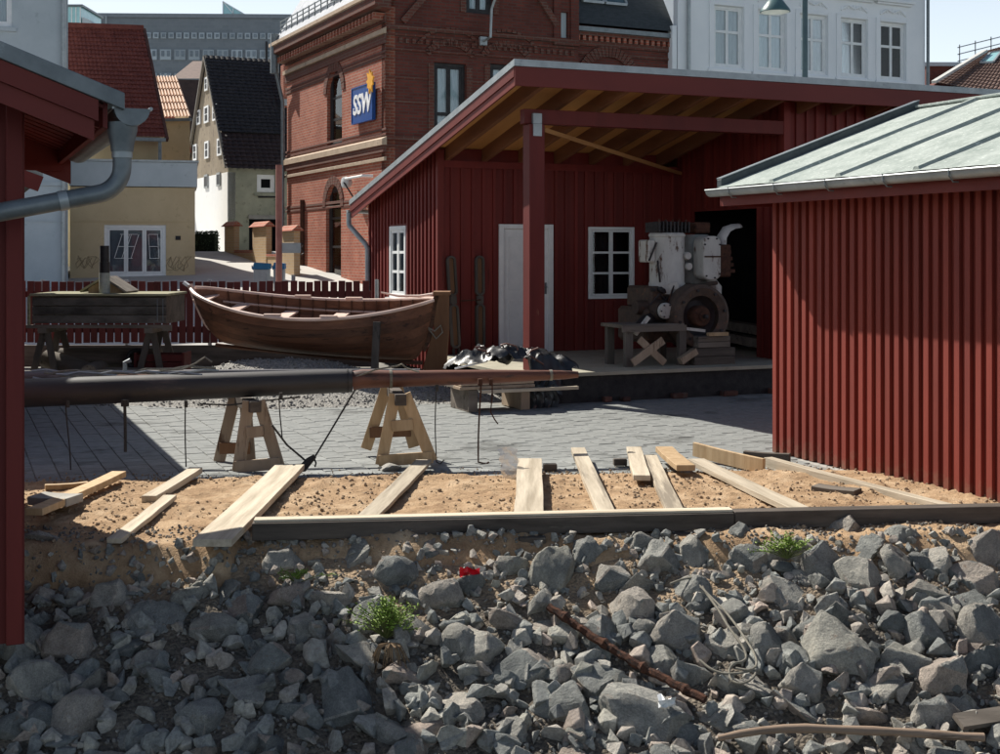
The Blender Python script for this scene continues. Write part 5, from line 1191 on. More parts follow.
# ------------------------------------------------------------------ saw horses
def sawhorse(label, near, far, wood, back_cross):
    """near/far: (apex px,py, left foot px,py, right foot px,py, D)"""
    gx = G(near[2], near[3]); o = Vector((gx.x, gx.y, 0)); t = thing('saw_horse', label, 'saw horse', tuple(o), 0, 'saw horses carrying the spars')
    def frame(f, back):
        D = f[6]; ax, ay, lx, ly, rx_, ry_ = f[:6]
        ap = P(ax, ay, D); l = P(lx, ly, D); r = P(rx_, ry_, D); l.z = max(l.z, 0); r.z = max(r.z, 0); w_ = .105
        for i, (e, m_) in enumerate(((l, wood), (r, wood))):
            s_ = -1 if i == 0 else 1
            MB().bar(e-o, ap+Vector((s_*.045,0,.03))-o, w_, .04, up=(0,1,0)).build('leg', m_, t, bevel=.004)
        a = ap.lerp(l, .42); b = ap.lerp(r, .42)
        if not back:
            MB().bar(a+Vector((-.0,-.035,0))-o, b+Vector((.0,-.035,0))-o, .025, .10).build('cross_piece', wood, t, bevel=.003)
        a = ap.lerp(l, back_cross if back else .93); b = ap.lerp(r, back_cross if back else .93)
        MB().bar(a+Vector((-.03,-.036,0))-o, b+Vector((.03,-.036,0))-o, .025, .105).build('cross_piece', rudm if back else wood, t, bevel=.003)
        return ap
    p = frame(near, False); q = frame(far, True)
    d_ = (q-p); MB().bar(p-d_*.12-o+Vector((0,0,-.02)), q+d_*.12-o+Vector((0,0,-.02)), .10, .10).build('top_beam', darkbeam, t, bevel=.004)
    return t
sh1 = M('raw_wood_shade', (.27,.20,.14), (.42,.33,.24), 5, .8, .5, .004, (1,1,.15), (.13,.08,.05), .6)
sawhorse('grey brown saw horse under the middle of the black spar', (254,404,238,472,279,467, 11.62), (240,398,219,470,250,462, 12.15), sh1, .78)
sawhorse('yellow pine saw horse under the joint of the two spars', (400,397,381,465,432,461, 11.85), (392,388,366,449,414,447, 12.5), newwood, .72)

# ------------------------------------------------------------------ planks on the sand
def plank(label, pts, wd, th=.035, m=pale, z0=.085, z1=.085, name='plank', tw=0, on_edge=False, cat='plank'):
    a = G(pts[0], pts[1], z0); b = G(pts[2], pts[3], z1); o = (a+b)/2
    d = b-a; ang = math.atan2(d.y, d.x); L = d.length; dz = (b.z-a.z)
    mb = MB(); n = 6; rn = random.Random(int(pts[0]*7+pts[1])); vs = []
    for i in range(n+1):
        x = -L/2+L*i/n; e = rn.uniform(-.004,.004)*(1 if 0 < i < n else 0); bow = -.006*math.sin(math.pi*i/n)
        h, w2 = (th, wd) if not on_edge else (wd, th)
        for (j, k) in ((-1,-1),(1,-1),(1,1),(-1,1)): vs.append((x, j*w2/2+e+rn.uniform(-.002,.002), k*h/2+bow))
    fs = [(0,1,2,3), tuple(n*4+q for q in (3,2,1,0))]
    for i in range(n):
        for q in range(4): fs.append((i*4+q, (i+1)*4+q, (i+1)*4+(q+1)%4, i*4+(q+1)%4))
    mb.add(vs, fs); ob_ = mb.build(name, m, bevel=.003)
    ob_.location = o; ob_.rotation_euler = (tw, -math.atan2(dz, math.hypot(d.x, d.y)), ang)
    return tag(ob_, label, cat, 'planks laid across the sand')
plank('narrow yellowish batten at the far left, tilted up beside the red corner', (34,512,119,474), .12, .05, newwood, .16, .10)
plank('short grey board pointing to the straight hanging line', (149,499,196,470), .115, .05, pale, .08, .09)
plank('slim board with a pointed end lying in the shadow edge', (114,541,170,497), .10, .035, pale, .06, .08)
plank('widest weathered board ending in the rope knot', (212,543,290,467), .25, .05, pale, .10, .10)
plank('narrow board running from the second saw horse to the front beam', (368,517,424,461), .15, .03, pale, .08, .08)
plank('broad pale board standing square behind the middle of the beam', (529,520,530,461), .21, .05, pale, .10, .12)
plank('curved board reaching the beam left of the short stub', (609,520,578,450), .13, .05, pale, .09, .10)
plank('short stub of board with a dark sawn end', (642,478,634,449), .14, .045, pale, .12, .11)
plank('long narrow board just right of the short stub', (677,516,650,457), .13, .04, pale, .09, .09)
plank('short yellow offcut beside the tall edge board', (686,468,664,449), .16, .05, newwood, .12, .12)
plank('long pale board slanting right to the front beam', (805,513,696,461), .15, .045, pale, .10, .09)
plank('board set on its edge nearest the paving at right', (764,466,694,449), .13, .035, newwood, .07, .10, on_edge=True)
plank('long border board along the foot of the red storage shed', (955,512,768,462), .09, .09, pale, .05, .04)
plank('small grey board lying under the border board', (858,492,815,487), .16, .04, oldwood, .06, .06)
plank('flat grey board half buried left of the batten', (36,498,75,500), .22, .06, concrete, .14, .14, name='slab', cat='slab')
plank('dark edging timber between the paving and the storage shed', (790,459,744,456), .07, .10, darkbeam, .05, .05, name='edging_timber', cat='timber')
plank('short light batten along the paving edge at far left', (45,487,88,484), .06, .04, newwood, .07, .07)
for px, py, lab in ((550,467,'small dark block at the paving edge between two boards'), (620,462,'small dark wood block left of the short stub')):
    q = G(px, py, .04); b_ = MB().box(-.06,.06,-.035,.035,-.03,.03).build('wood_block', darkbeam, None, bevel=.005); b_.location = q; b_.rotation_euler.z = .1; tag(b_, lab, 'wood block')
# front beam
fb0 = G(252, 541, .035); fb1 = G(1012, 523.5, .035); d_ = fb1-fb0; ang = math.atan2(d_.y, d_.x); L = d_.length
fbm = thing('front_beam', 'long dark timber beam along the front edge of the sand bed', 'beam', (fb0.x, fb0.y, .035), ang)
s1 = L*.62
MB().box(0, s1, 0, .135, .0, .115).build('beam', darkbeam, fbm, bevel=.004); MB().box(s1+.006, L, .004, .132, .002, .122).build('beam', darkbeam, fbm, bevel=.004)
MB().box(.01, s1, .03, .13, .1165, .134).build('top_strip', pale, fbm, bevel=.002)
for px0, px1, lab, zb in ((519,546,'dark block wedged under the middle of the front beam',-.18),(613,634,'end of the curved board sticking out under the beam',-.12),(678,699,'dark block under the beam below the long narrow board',-.16)):
    a_ = G((px0+px1)/2, 545, -.05); w_ = (px1-px0)/F*a_.y
    b_ = MB().box(-w_/2, w_/2, -.08, .16, zb+.05, .045).build('support_block', newwood if px0 == 613 else darkbeam, None, bevel=.006); b_.location = (a_.x*.975, fb0.y+(a_.x-fb0.x)*d_.y/d_.x+.0, -.014); tag(b_, lab, 'support block')
# pale lump beside second saw horse, crumpled plastic strip
# ------------------------------------------------------------------ rocks
def rock_mesh(seed, sub=4):
    rn = random.Random(seed); bm = bmesh.new(); bmesh.ops.create_icosphere(bm, subdivisions=sub, radius=1)
    pl = []
    for _ in range(rn.randint(8, 12)):
        n = Vector((rn.gauss(0,1), rn.gauss(0,1), rn.gauss(0,1))).normalized(); pl.append((n, rn.uniform(.42, .80)))
    ax = Vector((rn.uniform(.85,1.25), rn.uniform(.7,1), rn.uniform(.6,.95)))
    off = Vector((rn.uniform(0,50), rn.uniform(0,50), 0))
    for v in bm.verts:
        d = v.co.normalized(); r = 1.0
        for n, h in pl:
            k = n.dot(d)
            if k > .05: r = min(r, h/k)
        r = r*(1+noise.fractal(d*2.2+off, 1, 2, 4)*.04+noise.fractal(d*9+off, .8, 2.1, 4)*.028); v.co = Vector((d.x*ax.x, d.y*ax.y, d.z*ax.z))*r
    me = bpy.data.meshes.new('stone'); bm.to_mesh(me); bm.free(); me.polygons.foreach_set('use_smooth', [True]*len(me.polygons)); me.set_sharp_from_angle(angle=R(17)); me.materials.append(rockm); return me
def broken_mesh(seed, cuts=3, n=15):
    """angular broken stone: hull of a few points, edges chipped, faces roughened"""
    rn = random.Random(seed*31+5); bm = bmesh.new()
    ax = Vector((rn.uniform(.9,1.25), rn.uniform(.7,1), rn.uniform(.6,.95)))
    for _ in range(n):
        d = Vector((rn.gauss(0,1), rn.gauss(0,1), rn.gauss(0,1))).normalized()*rn.uniform(.78, 1.05); bm.verts.new((d.x*ax.x, d.y*ax.y, d.z*ax.z))
    r_ = bmesh.ops.convex_hull(bm, input=bm.verts); bmesh.ops.delete(bm, geom=[v for v in bm.verts if not v.link_faces], context='VERTS')
    bmesh.ops.dissolve_limit(bm, angle_limit=R(16), verts=bm.verts, edges=bm.edges)
    bmesh.ops.bevel(bm, geom=list(bm.edges), offset=.035, segments=1, affect='EDGES', profile=.5, clamp_overlap=True)
    bmesh.ops.triangulate(bm, faces=bm.faces)
    for _ in range(cuts):
        bmesh.ops.subdivide_edges(bm, edges=[e for e in bm.edges if e.calc_length() > .17], cuts=1, use_grid_fill=True); bmesh.ops.triangulate(bm, faces=bm.faces)
    off = Vector((rn.uniform(0,50), rn.uniform(0,50), 0)); bm.normal_update()
    for v in bm.verts:
        p = v.co+off; v.co += v.normal*(noise.fractal(p*1.6, 1, 2, 3)*.06+noise.fractal(p*6, .9, 2.1, 3)*.022)
    me = bpy.data.meshes.new('stone'); bm.to_mesh(me); bm.free(); me.polygons.foreach_set('use_smooth', [True]*len(me.polygons)); me.set_sharp_from_angle(angle=R(22)); me.materials.append(rockm); return me
RM = [rock_mesh(i) if i % 4 == 0 else broken_mesh(i) for i in range(16)]
RX = []
for me in RM:
    c = [v.co for v in me.vertices]; RX.append(tuple(max(abs(p[k]) for p in c) for k in range(3)))
nst = [0]; placed = []
def put_rock(x, y, z, hx, hy, hz, rn, tilt=None, mi=None):
    i = rn.randrange(16) if mi is None else mi; o = bpy.data.objects.new('stone', RM[i]); COL.objects.link(o); o.parent = bank
    ex = RX[i]; o.scale = (hx/ex[0], hy/ex[1], hz/ex[2]); o.location = (x, y, z)
    o.rotation_euler = (rn.uniform(-.55,.55), rn.uniform(-.6,.6), rn.choice((0, math.pi))+rn.uniform(-.7,.7)); placed.append((x, y, max(hx, hz*.9))); nst[0] += 1
def bank_hit(px, py):
    lo, hi = 4.0, 10.0; d = Vector(((px-500)/F, 1, -(py-HY)/F)); best = None
    for i in range(400):
        D = 4+6*i/400; p = Vector((0,0,CH))+d*D
        if p.z < bank_h(p.x, p.y): return p
    return Vector((0,0,CH))+d*9
rn = random.Random(11)
BIG = [ # px, py, w, h of the distinct stones of the photograph
(343,715,54,72),(128,741,62,30),(78,727,78,66),(33,700,60,60),(22,655,50,60),(70,650,66,50),(210,640,60,40),(162,690,50,36),(238,700,60,40),(292,722,54,50),(270,670,40,36),(300,640,44,40),
(562,722,82,58),(640,736,104,62),(565,648,92,62),(500,742,80,30),(455,718,56,38),(480,660,60,40),(405,690,44,48),(355,668,44,54),(412,645,46,56),(368,625,44,40),(330,605,44,36),(290,600,50,34),
(458,648,36,36),(502,626,70,34),(440,602,50,38),(470,590,34,40),(555,583,54,60),(588,560,40,36),(635,620,52,50),(606,650,60,44),(560,682,34,30),(520,685,60,40),(600,690,60,44),
(660,570,54,48),(642,592,44,30),(700,560,40,40),(690,600,44,36),(722,585,50,44),(678,640,56,44),(660,672,36,40),(700,688,46,62),(728,655,40,36),(750,700,50,44),(768,655,44,50),(786,606,66,44),(735,620,44,34),
(752,570,44,38),(800,560,36,40),(828,578,54,50),(845,540,40,44),(858,590,44,50),(897,570,34,42),(880,598,50,34),(818,640,44,40),(795,668,42,38),(840,662,76,72),(872,690,74,60),(805,690,44,36),(792,715,60,36),(862,720,60,28),
(848,628,52,38),(893,634,46,38),(923,640,50,44),(905,672,50,48),(940,685,60,62),(935,720,66,44),(983,640,44,56),(985,672,44,50),(960,610,60,40),(925,600,44,34),(945,570,44,34),(975,590,50,44),(988,555,44,44),(905,548,40,34),(870,555,36,34),
(966,648,44,30),(720,730,70,34),(770,740,90,36),(690,745,56,30),(845,745,80,24),(920,748,70,24),(975,735,60,40),(610,748,50,20),(420,740,44,30),(380,742,50,30),(240,745,54,24),(200,725,54,40),
(190,600,50,34),(150,630,60,36),(110,600,44,30),(240,622,44,36),(280,565,40,24),(350,560,40,26),(395,578,44,34),(430,555,34,22),(510,570,36,30),(540,608,40,30),(610,590,44,40),(740,545,36,34),(775,560,34,30),(640,548,34,26)]
for px, py, w_, h_ in BIG:
    if w_ > 64: w_, h_ = w_*.84, h_*.84
    q = bank_hit(px, py); k = q.y/F/2
    put_rock(q.x, q.y+w_*k*.35, q.z+h_*k*.10, w_*k*1.12, w_*k*.95, h_*k*1.14, rn)
tries = 0; extra = []
while nst[0] < 296 and tries < 30000:
    tries += 1; x = rn.uniform(-3.9, 4.3); y = rn.uniform(5.2, 8.6)
    if x > .385*y+.5: continue
    if x < 0 and y > 7.9+.25*noise.noise(Vector((x*2, 0, 0))) and rn.random() < .9: continue
    r = rn.choice((.06,.075,.09,.105,.13))*(1.25 if y < 6.8 else 1)
    if all((x-a)**2+(y-b)**2 > ((r+c)*.56)**2 for a, b, c in placed):
        z = bank_h(x, y); put_rock(x, y, z+r*.12, r*1.15, r, r*.85, rn)
# smaller stones and grit, joined
mb = MB()
SM = [broken_mesh(100+i, 0, 11) for i in range(9)]; SV = [([v.co.copy() for v in m_.vertices], [tuple(p.vertices) for p in m_.polygons]) for m_ in SM]
for k in range(5000):
    x = rn.uniform(-4.3, 4.4); y = rn.uniform(5.8, 8.9); s_ = rn.choice((.015,.022,.03,.04,.055,.075,.09)); s_ = min(s_, .05) if y > 8.3 else (s_*1.25 if x > -1.2 and y < 8.2 and rn.random() < .5 else s_); z = max(bank_h(x, y), sand_h(x, y) if y > 8.1 else -9)
    if abs(x) > .42*y or y > sand_front(x): continue
    vs, fs = SV[k % 9]; q = Quaternion((rn.gauss(0,1), rn.gauss(0,1), rn.gauss(0,1), rn.gauss(0,1))).normalized(); c = Vector((x, y, z+s_*.25)); mb.add([q@v*s_+c for v in vs], fs)
o = mb.build('small_stones', rockm, bank); tag(o, kind='stuff')
mb = MB(); mbs_ = MB()
for k in range(9000):
    x = rn.uniform(-4.2, 4.4); y = rn.uniform(5.2, 9.1)
    if abs(x) > .42*y: continue
    pebble(mb, x, y, max(bank_h(x, y), sand_h(x, y) if y > 8.1 else -9)+.004, rn.uniform(.006,.019), rn)
tag(mb.build('pebbles', M('pebble', (.12,.115,.105), (.30,.28,.25), 14, .9, .3, .004), bank), kind='stuff')
for k in range(6500):
    x = rn.uniform(-4.4, 4.2); y = rn.uniform(8.5, sand_edge(x)-.02)
    if noise.noise(Vector((x*1.1, y*1.3, 4))) < rn.uniform(-.5,.25): continue
    pebble(mbs_, x, y, sand_h(x, y)+.002, rn.choice((.005,.007,.009,.012,.018)), rn)
for k in range(900):
    x = rn.uniform(-4.2, 3.6); y = sand_edge(x)+abs(rn.gauss(0, .16)); pebble(mbs_, x, y, .003, rn.choice((.004,.006,.008,.012)), rn)
tag(mbs_.build('clods', M('sand_clod', (.20,.14,.09), (.50,.38,.26), 9, .95, .5, .006), sand), kind='stuff')

# ------------------------------------------------------------------ plants, rope, rusty pipe, driftwood, litter
def herb(px, py, hgt, n, label, bare=False):
    q = bank_hit(px, py); q.y -= .12; q.z += .04; t = thing('weed', label, 'plant', tuple(q)); rs_ = random.Random(int(px))
    stems = MB(); lv = MB()
    for k in range(n):
        a = rs_.uniform(0, 6.28); r_ = rs_.uniform(.02, .20)*(1+.5*math.sin(a*2+1)); h = hgt*rs_.uniform(.25, 1.0)*(1-1.6*r_)
        tip = Vector((math.cos(a)*r_, math.sin(a)*r_*.8, h)); mid = tip*.5+Vector((0,0,h*.12)); stems.tube([(0,0,-.03), mid, tip], .0028, 4)
        for j in range(17):
            f = .3+.7*j/16; c = mid.lerp(tip, (f-.3)/.7)+Vector((rs_.uniform(-.015,.015), rs_.uniform(-.015,.015), rs_.uniform(-.01,.012)))
            dr = Vector((rs_.gauss(0,1), rs_.gauss(0,1), rs_.uniform(-.2,.9))).normalized(); sd_ = dr.orthogonal().normalized(); s_ = rs_.uniform(.012,.030)
            lv.add([c, c+dr*s_*.5+sd_*s_*.17, c+dr*s_, c+dr*s_*.5-sd_*s_*.17], [(0,1,2,3)])
    stems.build('stem', M('stem_green', (.09,.11,.03), (.14,.16,.05), 9, .8, 0), t); lv.build('foliage', leafm, t)
herb(388, 634, .24, 90, 'bright green weed growing between the stones left of centre')
herb(783, 556, .16, 40, 'green weed in the shade under the front beam at right')
herb(300, 580, .06, 16, 'tiny sprig at the top of the shaded bank')
herb(312, 470, .03, 3, 'small green tuft at the edge of the knotted plank') if False else None
q = bank_hit(392, 650); dr_ = thing('dead_weed', 'withered brown stalks hanging below the bright green weed', 'plant', (q.x, q.y-.12, q.z+.05)); mb = MB()
for k in range(34):
    a = rn.uniform(0, 6.28); mb.tube([(0,0,.03), (math.cos(a)*.07, math.sin(a)*.05-.02, .02), (math.cos(a)*.12, math.sin(a)*.05-.05, -.09*rn.random()-.03)], .003, 4)
mb.build('stalk', M('dead_stalk', (.12,.08,.045), (.24,.16,.09), 9, .9, 0), dr_)
q = bank_hit(470, 583); lt = thing('red_litter', 'crumpled bright red scrap lying on the soil under the beam', 'litter', (q.x, q.y-.08, q.z+.09)); mb = MB()
vs = [(-.065+.026*i+rn.uniform(-.006,.006), rn.uniform(-.03,.03), -.03+.02*j+rn.uniform(-.012,.012)) for j in range(4) for i in range(6)]; mb.add(vs, [(j*6+i, j*6+i+1, j*6+i+7, j*6+i+6) for j in range(3) for i in range(5)]); mb.build('scrap', redl, lt)
q = bank_hit(664, 712); lt = thing('white_litter', 'small crumpled white paper between the stones left of the driftwood', 'litter', (q.x, q.y-.12, q.z+.09)); mb = MB()
vs = [(-.05+.02*i+rn.uniform(-.008,.008), rn.uniform(-.03,.03), -.02+.02*j+rn.uniform(-.012,.012)) for j in range(4) for i in range(6)]; mb.add(vs, [(j*6+i, j*6+i+1, j*6+i+7, j*6+i+6) for j in range(3) for i in range(5)]); mb.build('scrap', white, lt)
def over(px, py, up=.12): p = bank_hit(px, py); d = (Vector((0,0,CH))-p).normalized(); return p+d*up
a, b = over(549, 606, .12), over(706, 700, .16)
rp_ = thing('rusty_pipe', 'rusty flaking iron bar lying slantwise over the stones', 'pipe', tuple(a)); pts = []; rad = []
for i in range(36):
    t = i/35; pts.append((b-a)*t+Vector((rn.uniform(-.006,.006), 0, rn.uniform(-.006,.006)-.03*math.sin(math.pi*t)))); rad.append(.023+.004*rn.random()+(.009 if i % 9 == 4 else 0))
MB().tube(pts, rad, 7).build('bar', M('flaking_rust', (.035,.018,.014), (.12,.05,.028), 22, .95, 1, .02, c3=(.02,.014,.012), c3at=.56), rp_)
a, b = over(718, 738, .20), over(984, 738, .20)
dw_ = thing('driftwood', 'long bent grey brown stick lying across the stones at lower right', 'driftwood', tuple(a)); pts = []; rad = []
for i in range(13):
    t = i/12; pts.append((b-a)*t+Vector((0, 0, .055*math.sin(math.pi*min(1, t*1.15))+.01*math.sin(t*9)))); rad.append([.014,.019,.023][min(2, i)]*(1+.12*math.sin(i*2.1)))
MB().tube(pts, rad, 10).build('stick', M('driftwood_grey', (.17,.12,.085), (.30,.22,.16), 7, .85, .6, .005, (.12,1,1), (.10,.07,.05), .62), dw_, smooth=True)
a, b = over(958, 722, .14), over(1022, 712, .14); pk2 = thing('broken_board', 'grey blue broken board between the stones at the right edge', 'board', tuple(a)); MB().bar((0,0,0), b-a, .10, .03, up=(0,-.5,1)).build('board', oldwood, pk2)
pts = [(670,584),(680,577),(700,574),(706,582),(695,590),(715,600),(724,612),(722,625),(735,635),(748,648),(752,662),(742,668),(732,655),(728,668),(724,682),(738,690),(752,682),(762,672),(756,664),(742,676),(722,678),(708,670),(700,660)]
def smooth_path(ps, k=4):
    out = []
    for i in range(len(ps)-1):
        a, b, c, d = ps[max(i-1,0)], ps[i], ps[i+1], ps[min(i+2,len(ps)-1)]
        for j in range(k):
            t = j/k; out.append(.5*((2*b)+(c-a)*t+(2*a-5*b+4*c-d)*t*t+(3*b-a-3*c+d)*t**3))
    return out+[ps[-1]]
def lay(ps, up):
    q_ = [over(x, y, up) for x, y in ps]
    for _ in range(2): q_ = [q_[0]]+[(q_[i-1]*.25+q_[i]*.5+q_[i+1]*.25) if i < len(q_)-1 else q_[i] for i in range(1, len(q_))]
    return smooth_path(q_)
o_ = over(*pts[0], .16); rt_ = thing('rope_coil', 'loose pale rope trailing down over the stones right of the rusty bar', 'rope', tuple(o_))
MB().tube([p-o_ for p in lay(pts, .17)], .0075, 7).build('rope', rope, rt_, smooth=True)
MB().tube([p-o_ for p in lay(((690,575),(704,596),(726,606),(736,622),(742,640),(760,655),(764,668),(750,676),(736,668)), .18)], .007, 7).build('rope', rope, rt_, smooth=True)
for (pa, pb, r_, lab) in (((725,536),(741,556), .016, 'thin stick poking out below the beam'), ((808,545),(835,556), .02, 'brown splinter of wood under the beam at right'), ((888,540),(896,560), .012, 'pale stick stuck upright between stones at right')):
    a, b = over(*pa, .08), over(*pb, .10); s_ = thing('stick', lab, 'stick', tuple(a)); MB().tube([(0,0,0), (b-a)*.5+Vector((.01,0,.01)), b-a], [r_, r_*.9, r_*.6], 7).build('stick', oldwoodz, s_)
# crumpled clear plastic strip and a pale lump of mortar at the paving edge
q = G(511, 478, .04); ps = thing('plastic_strip', 'crumpled see-through plastic strip standing in the sand', 'litter', tuple(q))
m, t, bs_n = new_mat('clear_plastic'); bs_n.inputs['Base Color'].default_value = (.8,.8,.78,1); bs_n.inputs['Roughness'].default_value = .25; bs_n.inputs['Alpha'].default_value = .7
vs = []; 
for j in range(11):
    for i in range(5): vs.append((-.075+.038*i+.012*math.sin(j*1.7+i)-.03*j/10, .02*math.sin(i*2.1+j*1.3), .27*j/10*(1-.05*abs(i-2))))
MB().add(vs, [(j*5+i, j*5+i+1, j*5+i+6, j*5+i+5) for j in range(10) for i in range(4)]).build('strip', m, ps, smooth=True)
me = rock_mesh(55, 3); lm = bpy.data.objects.new('mortar_lump', me); COL.objects.link(lm); me.materials.clear(); me.materials.append(concrete); q = G(392, 467, .03); lm.location = q; lm.scale = (.16,.10,.07); lm.rotation_euler.z = .5; tag(lm, 'pale lump of mortar at the foot of the pine saw horse', 'mortar')
me = rock_mesh(56, 3); lm = bpy.data.objects.new('boulder', me); COL.objects.link(lm); q = G(48, 545, -.0); lm.location = q+Vector((0,0,-.02)); lm.scale = (.26,.22,.22); tag(lm, 'dark boulder against the red corner post at left', 'boulder')

# ------------------------------------------------------------------ pallet, tarpaulin, leaning frame on and by the deck
q = W(6.35, 15.0); pl = thing('wood_stack', 'stack of short boards and planks beside the deck under the tarpaulin', 'timber stack', tuple(q), TH)
for k in range(3): MB().box(-.62+.02*k, .38, -.26+k*.02, -.02+k*.02, .28+k*.045, .318+k*.045).build('board', sh1, pl, bevel=.004); MB().box(-.60, .40, .02, .40, .28+k*.045, .318+k*.045).build('board', oldwood, pl, bevel=.004)
for x in (-.5, .2): MB().box(x, x+.12, -.24, .38, 0, .275).build('block', sh1 if x > 0 else oldwood, pl, bevel=.005)
MB().box(-.35, .95, -.34, -.275, .235, .275).build('board', pale, pl, bevel=.003)
q = W(6.72, 15.12); tp_ = thing('tarpaulin', 'crumpled shiny black tarpaulin heaped over the end of the deck', 'tarpaulin', tuple(q), TH)
def tz(x, y):
    n = noise.fractal(Vector((x*3.1, y*3.1, 1)), 1, 2, 4); rdg = 1-abs(noise.noise(Vector((x*5+y*2, y*4, 7))))*2
    e = max(0, 1-((x+.08)/.88)**2)*max(0, 1-((y-.15)/.55)**2); fall = 0
    z = .40+.05+e**.5*(.17+.13*n+.13*rdg)
    if y < -.08 and x > .0: z -= (-.08-y)*2.3*(1 if x < .45 else .6)
    if x < -.1: z += .05*math.exp(-((x+.45)/.25)**2)
    return z
xs = fr(-1.0, 1.0, .025); ys = fr(-.26, .62, .025); nx = len(xs)
vs = [(x+.02*noise.noise(Vector((x*9, y*9, 3))), y+.03*noise.noise(Vector((x*8, y*8, 9))), tz(x, y)) for y in ys for x in xs]
mb = MB().add(vs, [(j*nx+i, j*nx+i+1, (j+1)*nx+i+1, (j+1)*nx+i) for j in range(len(ys)-1) for i in range(nx-1) if ((xs[i]+.08)/.86)**2+((ys[j]-.15)/.52)**2 < 1.0+.20*noise.noise(Vector((xs[i]*5, ys[j]*5, 0)))])
mb.build('sheet', tarpm, tp_, smooth=True)
mb = MB(); hv = []
for j in range(12):
    for i in range(12): hv.append((-.02+.035*i+.02*math.sin(j*.9), -.24-.03*math.sin(i*1.9+j*.6)-.01*j*.4, .46-.042*j))
mb.add(hv, [(j*12+i, j*12+i+1, j*12+i+13, j*12+i+12) for j in range(11) for i in range(11)]).build('hanging_fold', tarpm, tp_, smooth=True)
pts = [(-.95,-.1,.52),(-.55,-.15,.60),(-.45,-.1,.66)]; MB().tube(pts, .012, 6).build('hem_rope', white, tp_)
for k in range(3): MB().tube([(-.55+k*.35+.1*math.sin(i*1.3+k), -.14+.09*i*.4, tz(-.55+k*.35, -.1+.04*i)+.02) for i in range(7)], .012, 6).build('hose', M('hose_brown', (.14,.07,.05), (.2,.1,.08), 5, .5, .2), tp_, smooth=True)
# two slotted boards leaning on the wall
def slotboard(x, label, tilt):
    q = W(x, WV-.14); t = thing('slotted_board', label, 'slotted board', (q.x, q.y, DK), TH, 'slotted boards leaning on the shed wall'); t.rotation_euler = (-.03, tilt, TH)
    for z0, z1 in ((.10, .78), (.90, 1.52)):
        w_ = .075; n = 8; o1 = []; i1 = []
        for c, s0 in ((z1-w_, 0), (z0+w_, math.pi)):
            for i in range(n+1): a = s0+math.pi*i/n; o1.append((w_*math.cos(a), c+w_*math.sin(a))); i1.append((w_*.55*math.cos(a), c+w_*.55*math.sin(a)))
        mb = MB(); N_ = len(o1)
        for y_ in (-.03, .03): mb.add([(p[0], y_, p[1]) for p in o1+i1], [])
        fs = []
        for i in range(N_):
            j = (i+1) % N_; fs += [(i, j, N_+j, N_+i), (2*N_+i, 3*N_+i, 3*N_+j, 2*N_+j), (i, 2*N_+i, 2*N_+j, j), (N_+i, N_+j, 3*N_+j, 3*N_+i)]
        mb.f += fs; mb.build('slot_ring', oldwoodz, t)
        MB().box(-.045,.045,.012,.028,z0+.03,z1-.03).build('slot_back', rudm, t)
    MB().box(-.05, .05, -.03, .03, .78, .90).build('neck', oldwoodz, t); MB().box(-.055,-.03,-.032,.032,0,.10).box(.03,.055,-.032,.032,0,.10).build('foot', oldwoodz, t)
slotboard(7.16, 'left one of two grey slotted boards, leaning a little', -.05); slotboard(7.56, 'right one of two grey slotted boards, upright beside the white door', .0)
q = W(7.2, WV-.2); t = thing('cross_bar', 'thin rusty rod linking the two slotted boards', 'rod', (q.x, q.y, DK+.83), TH); MB().tube([(0,0,0), (.34,0,.01)], .012, 6).build('rod', rust, t)
# ------------------------------------------------------------------ marine engine on blocks and trestle
q = P(697, 316, 18.35); E = thing('marine_engine', 'old dismantled ship engine with white cylinders and a big rusty flywheel on the deck', 'engine', (q.x, q.y, DK), TH)
FZ = q.z-DK
MB().lathe([(.29,-.11),(.40,-.15),(.445,-.13),(.455,-.05),(.455,.12),(.40,.16),(.34,.14),(.30,.02),(.29,-.11)], (0,0,FZ), 'y', 48).build('flywheel', engm, E, smooth=True)
MB().lathe([(.30,.0),(.22,.04),(.15,.02),(.14,-.02),(.0,-.02)], (0,0,FZ), 'y', 36).build('flywheel_web', iron, E, smooth=True)
MB().lathe([(.15,.05),(.155,-.10),(.13,-.14),(.07,-.15),(.065,-.18),(.0,-.18)], (0,0,FZ), 'y', 28).build('hub', rust, E, smooth=True)
MB().lathe([(.03,-.20),(.03,-.26),(.0,-.27)], (0,0,FZ), 'y', 12).build('shaft_end', iron, E, smooth=True)
for k in range(8): a = math.pi*k/4+.2; MB().lathe([(.022,-.165),(.022,-.14)], (.37*math.cos(a), 0, FZ+.37*math.sin(a)), 'y', 6).lathe([(.0,-.165),(.022,-.165)], (.37*math.cos(a), 0, FZ+.37*math.sin(a)), 'y', 6).build('bolt', iron, E)
# crankcase
MB().box(-.72, .42, .20, 1.05, FZ-.38, FZ+.12).build('crankcase', engm, E, bevel=.05)
MB().tube([(-.80,.35,FZ+.12),(.30,.35,FZ+.12)], .10, 14).build('cam_cover', engm, E, smooth=True)
MB().lathe([(.44,.19),(.46,.30),(.38,.5),(.2,.7)], (0,0,FZ), 'y', 32).build('bell_housing', engm, E, smooth=True)
MB().box(-.62, .40, .24, .95, FZ+.10, FZ+.42).build('upper_case', engm, E, bevel=.04)
wp = MB().lathe([(.0,-.02),(.10,-.02),(.115,.0),(.115,.05)], (-.50,.0,FZ+.08), 'y', 24).build('inspection_plate', engw, E, smooth=True)
for k in range(6): a = k*math.pi/3; MB().lathe([(0,-.035),(.012,-.035),(.012,-.02)], (-.50+.09*math.cos(a),.0,FZ+.08+.09*math.sin(a)), 'y', 6).build('bolt', iron, wp)
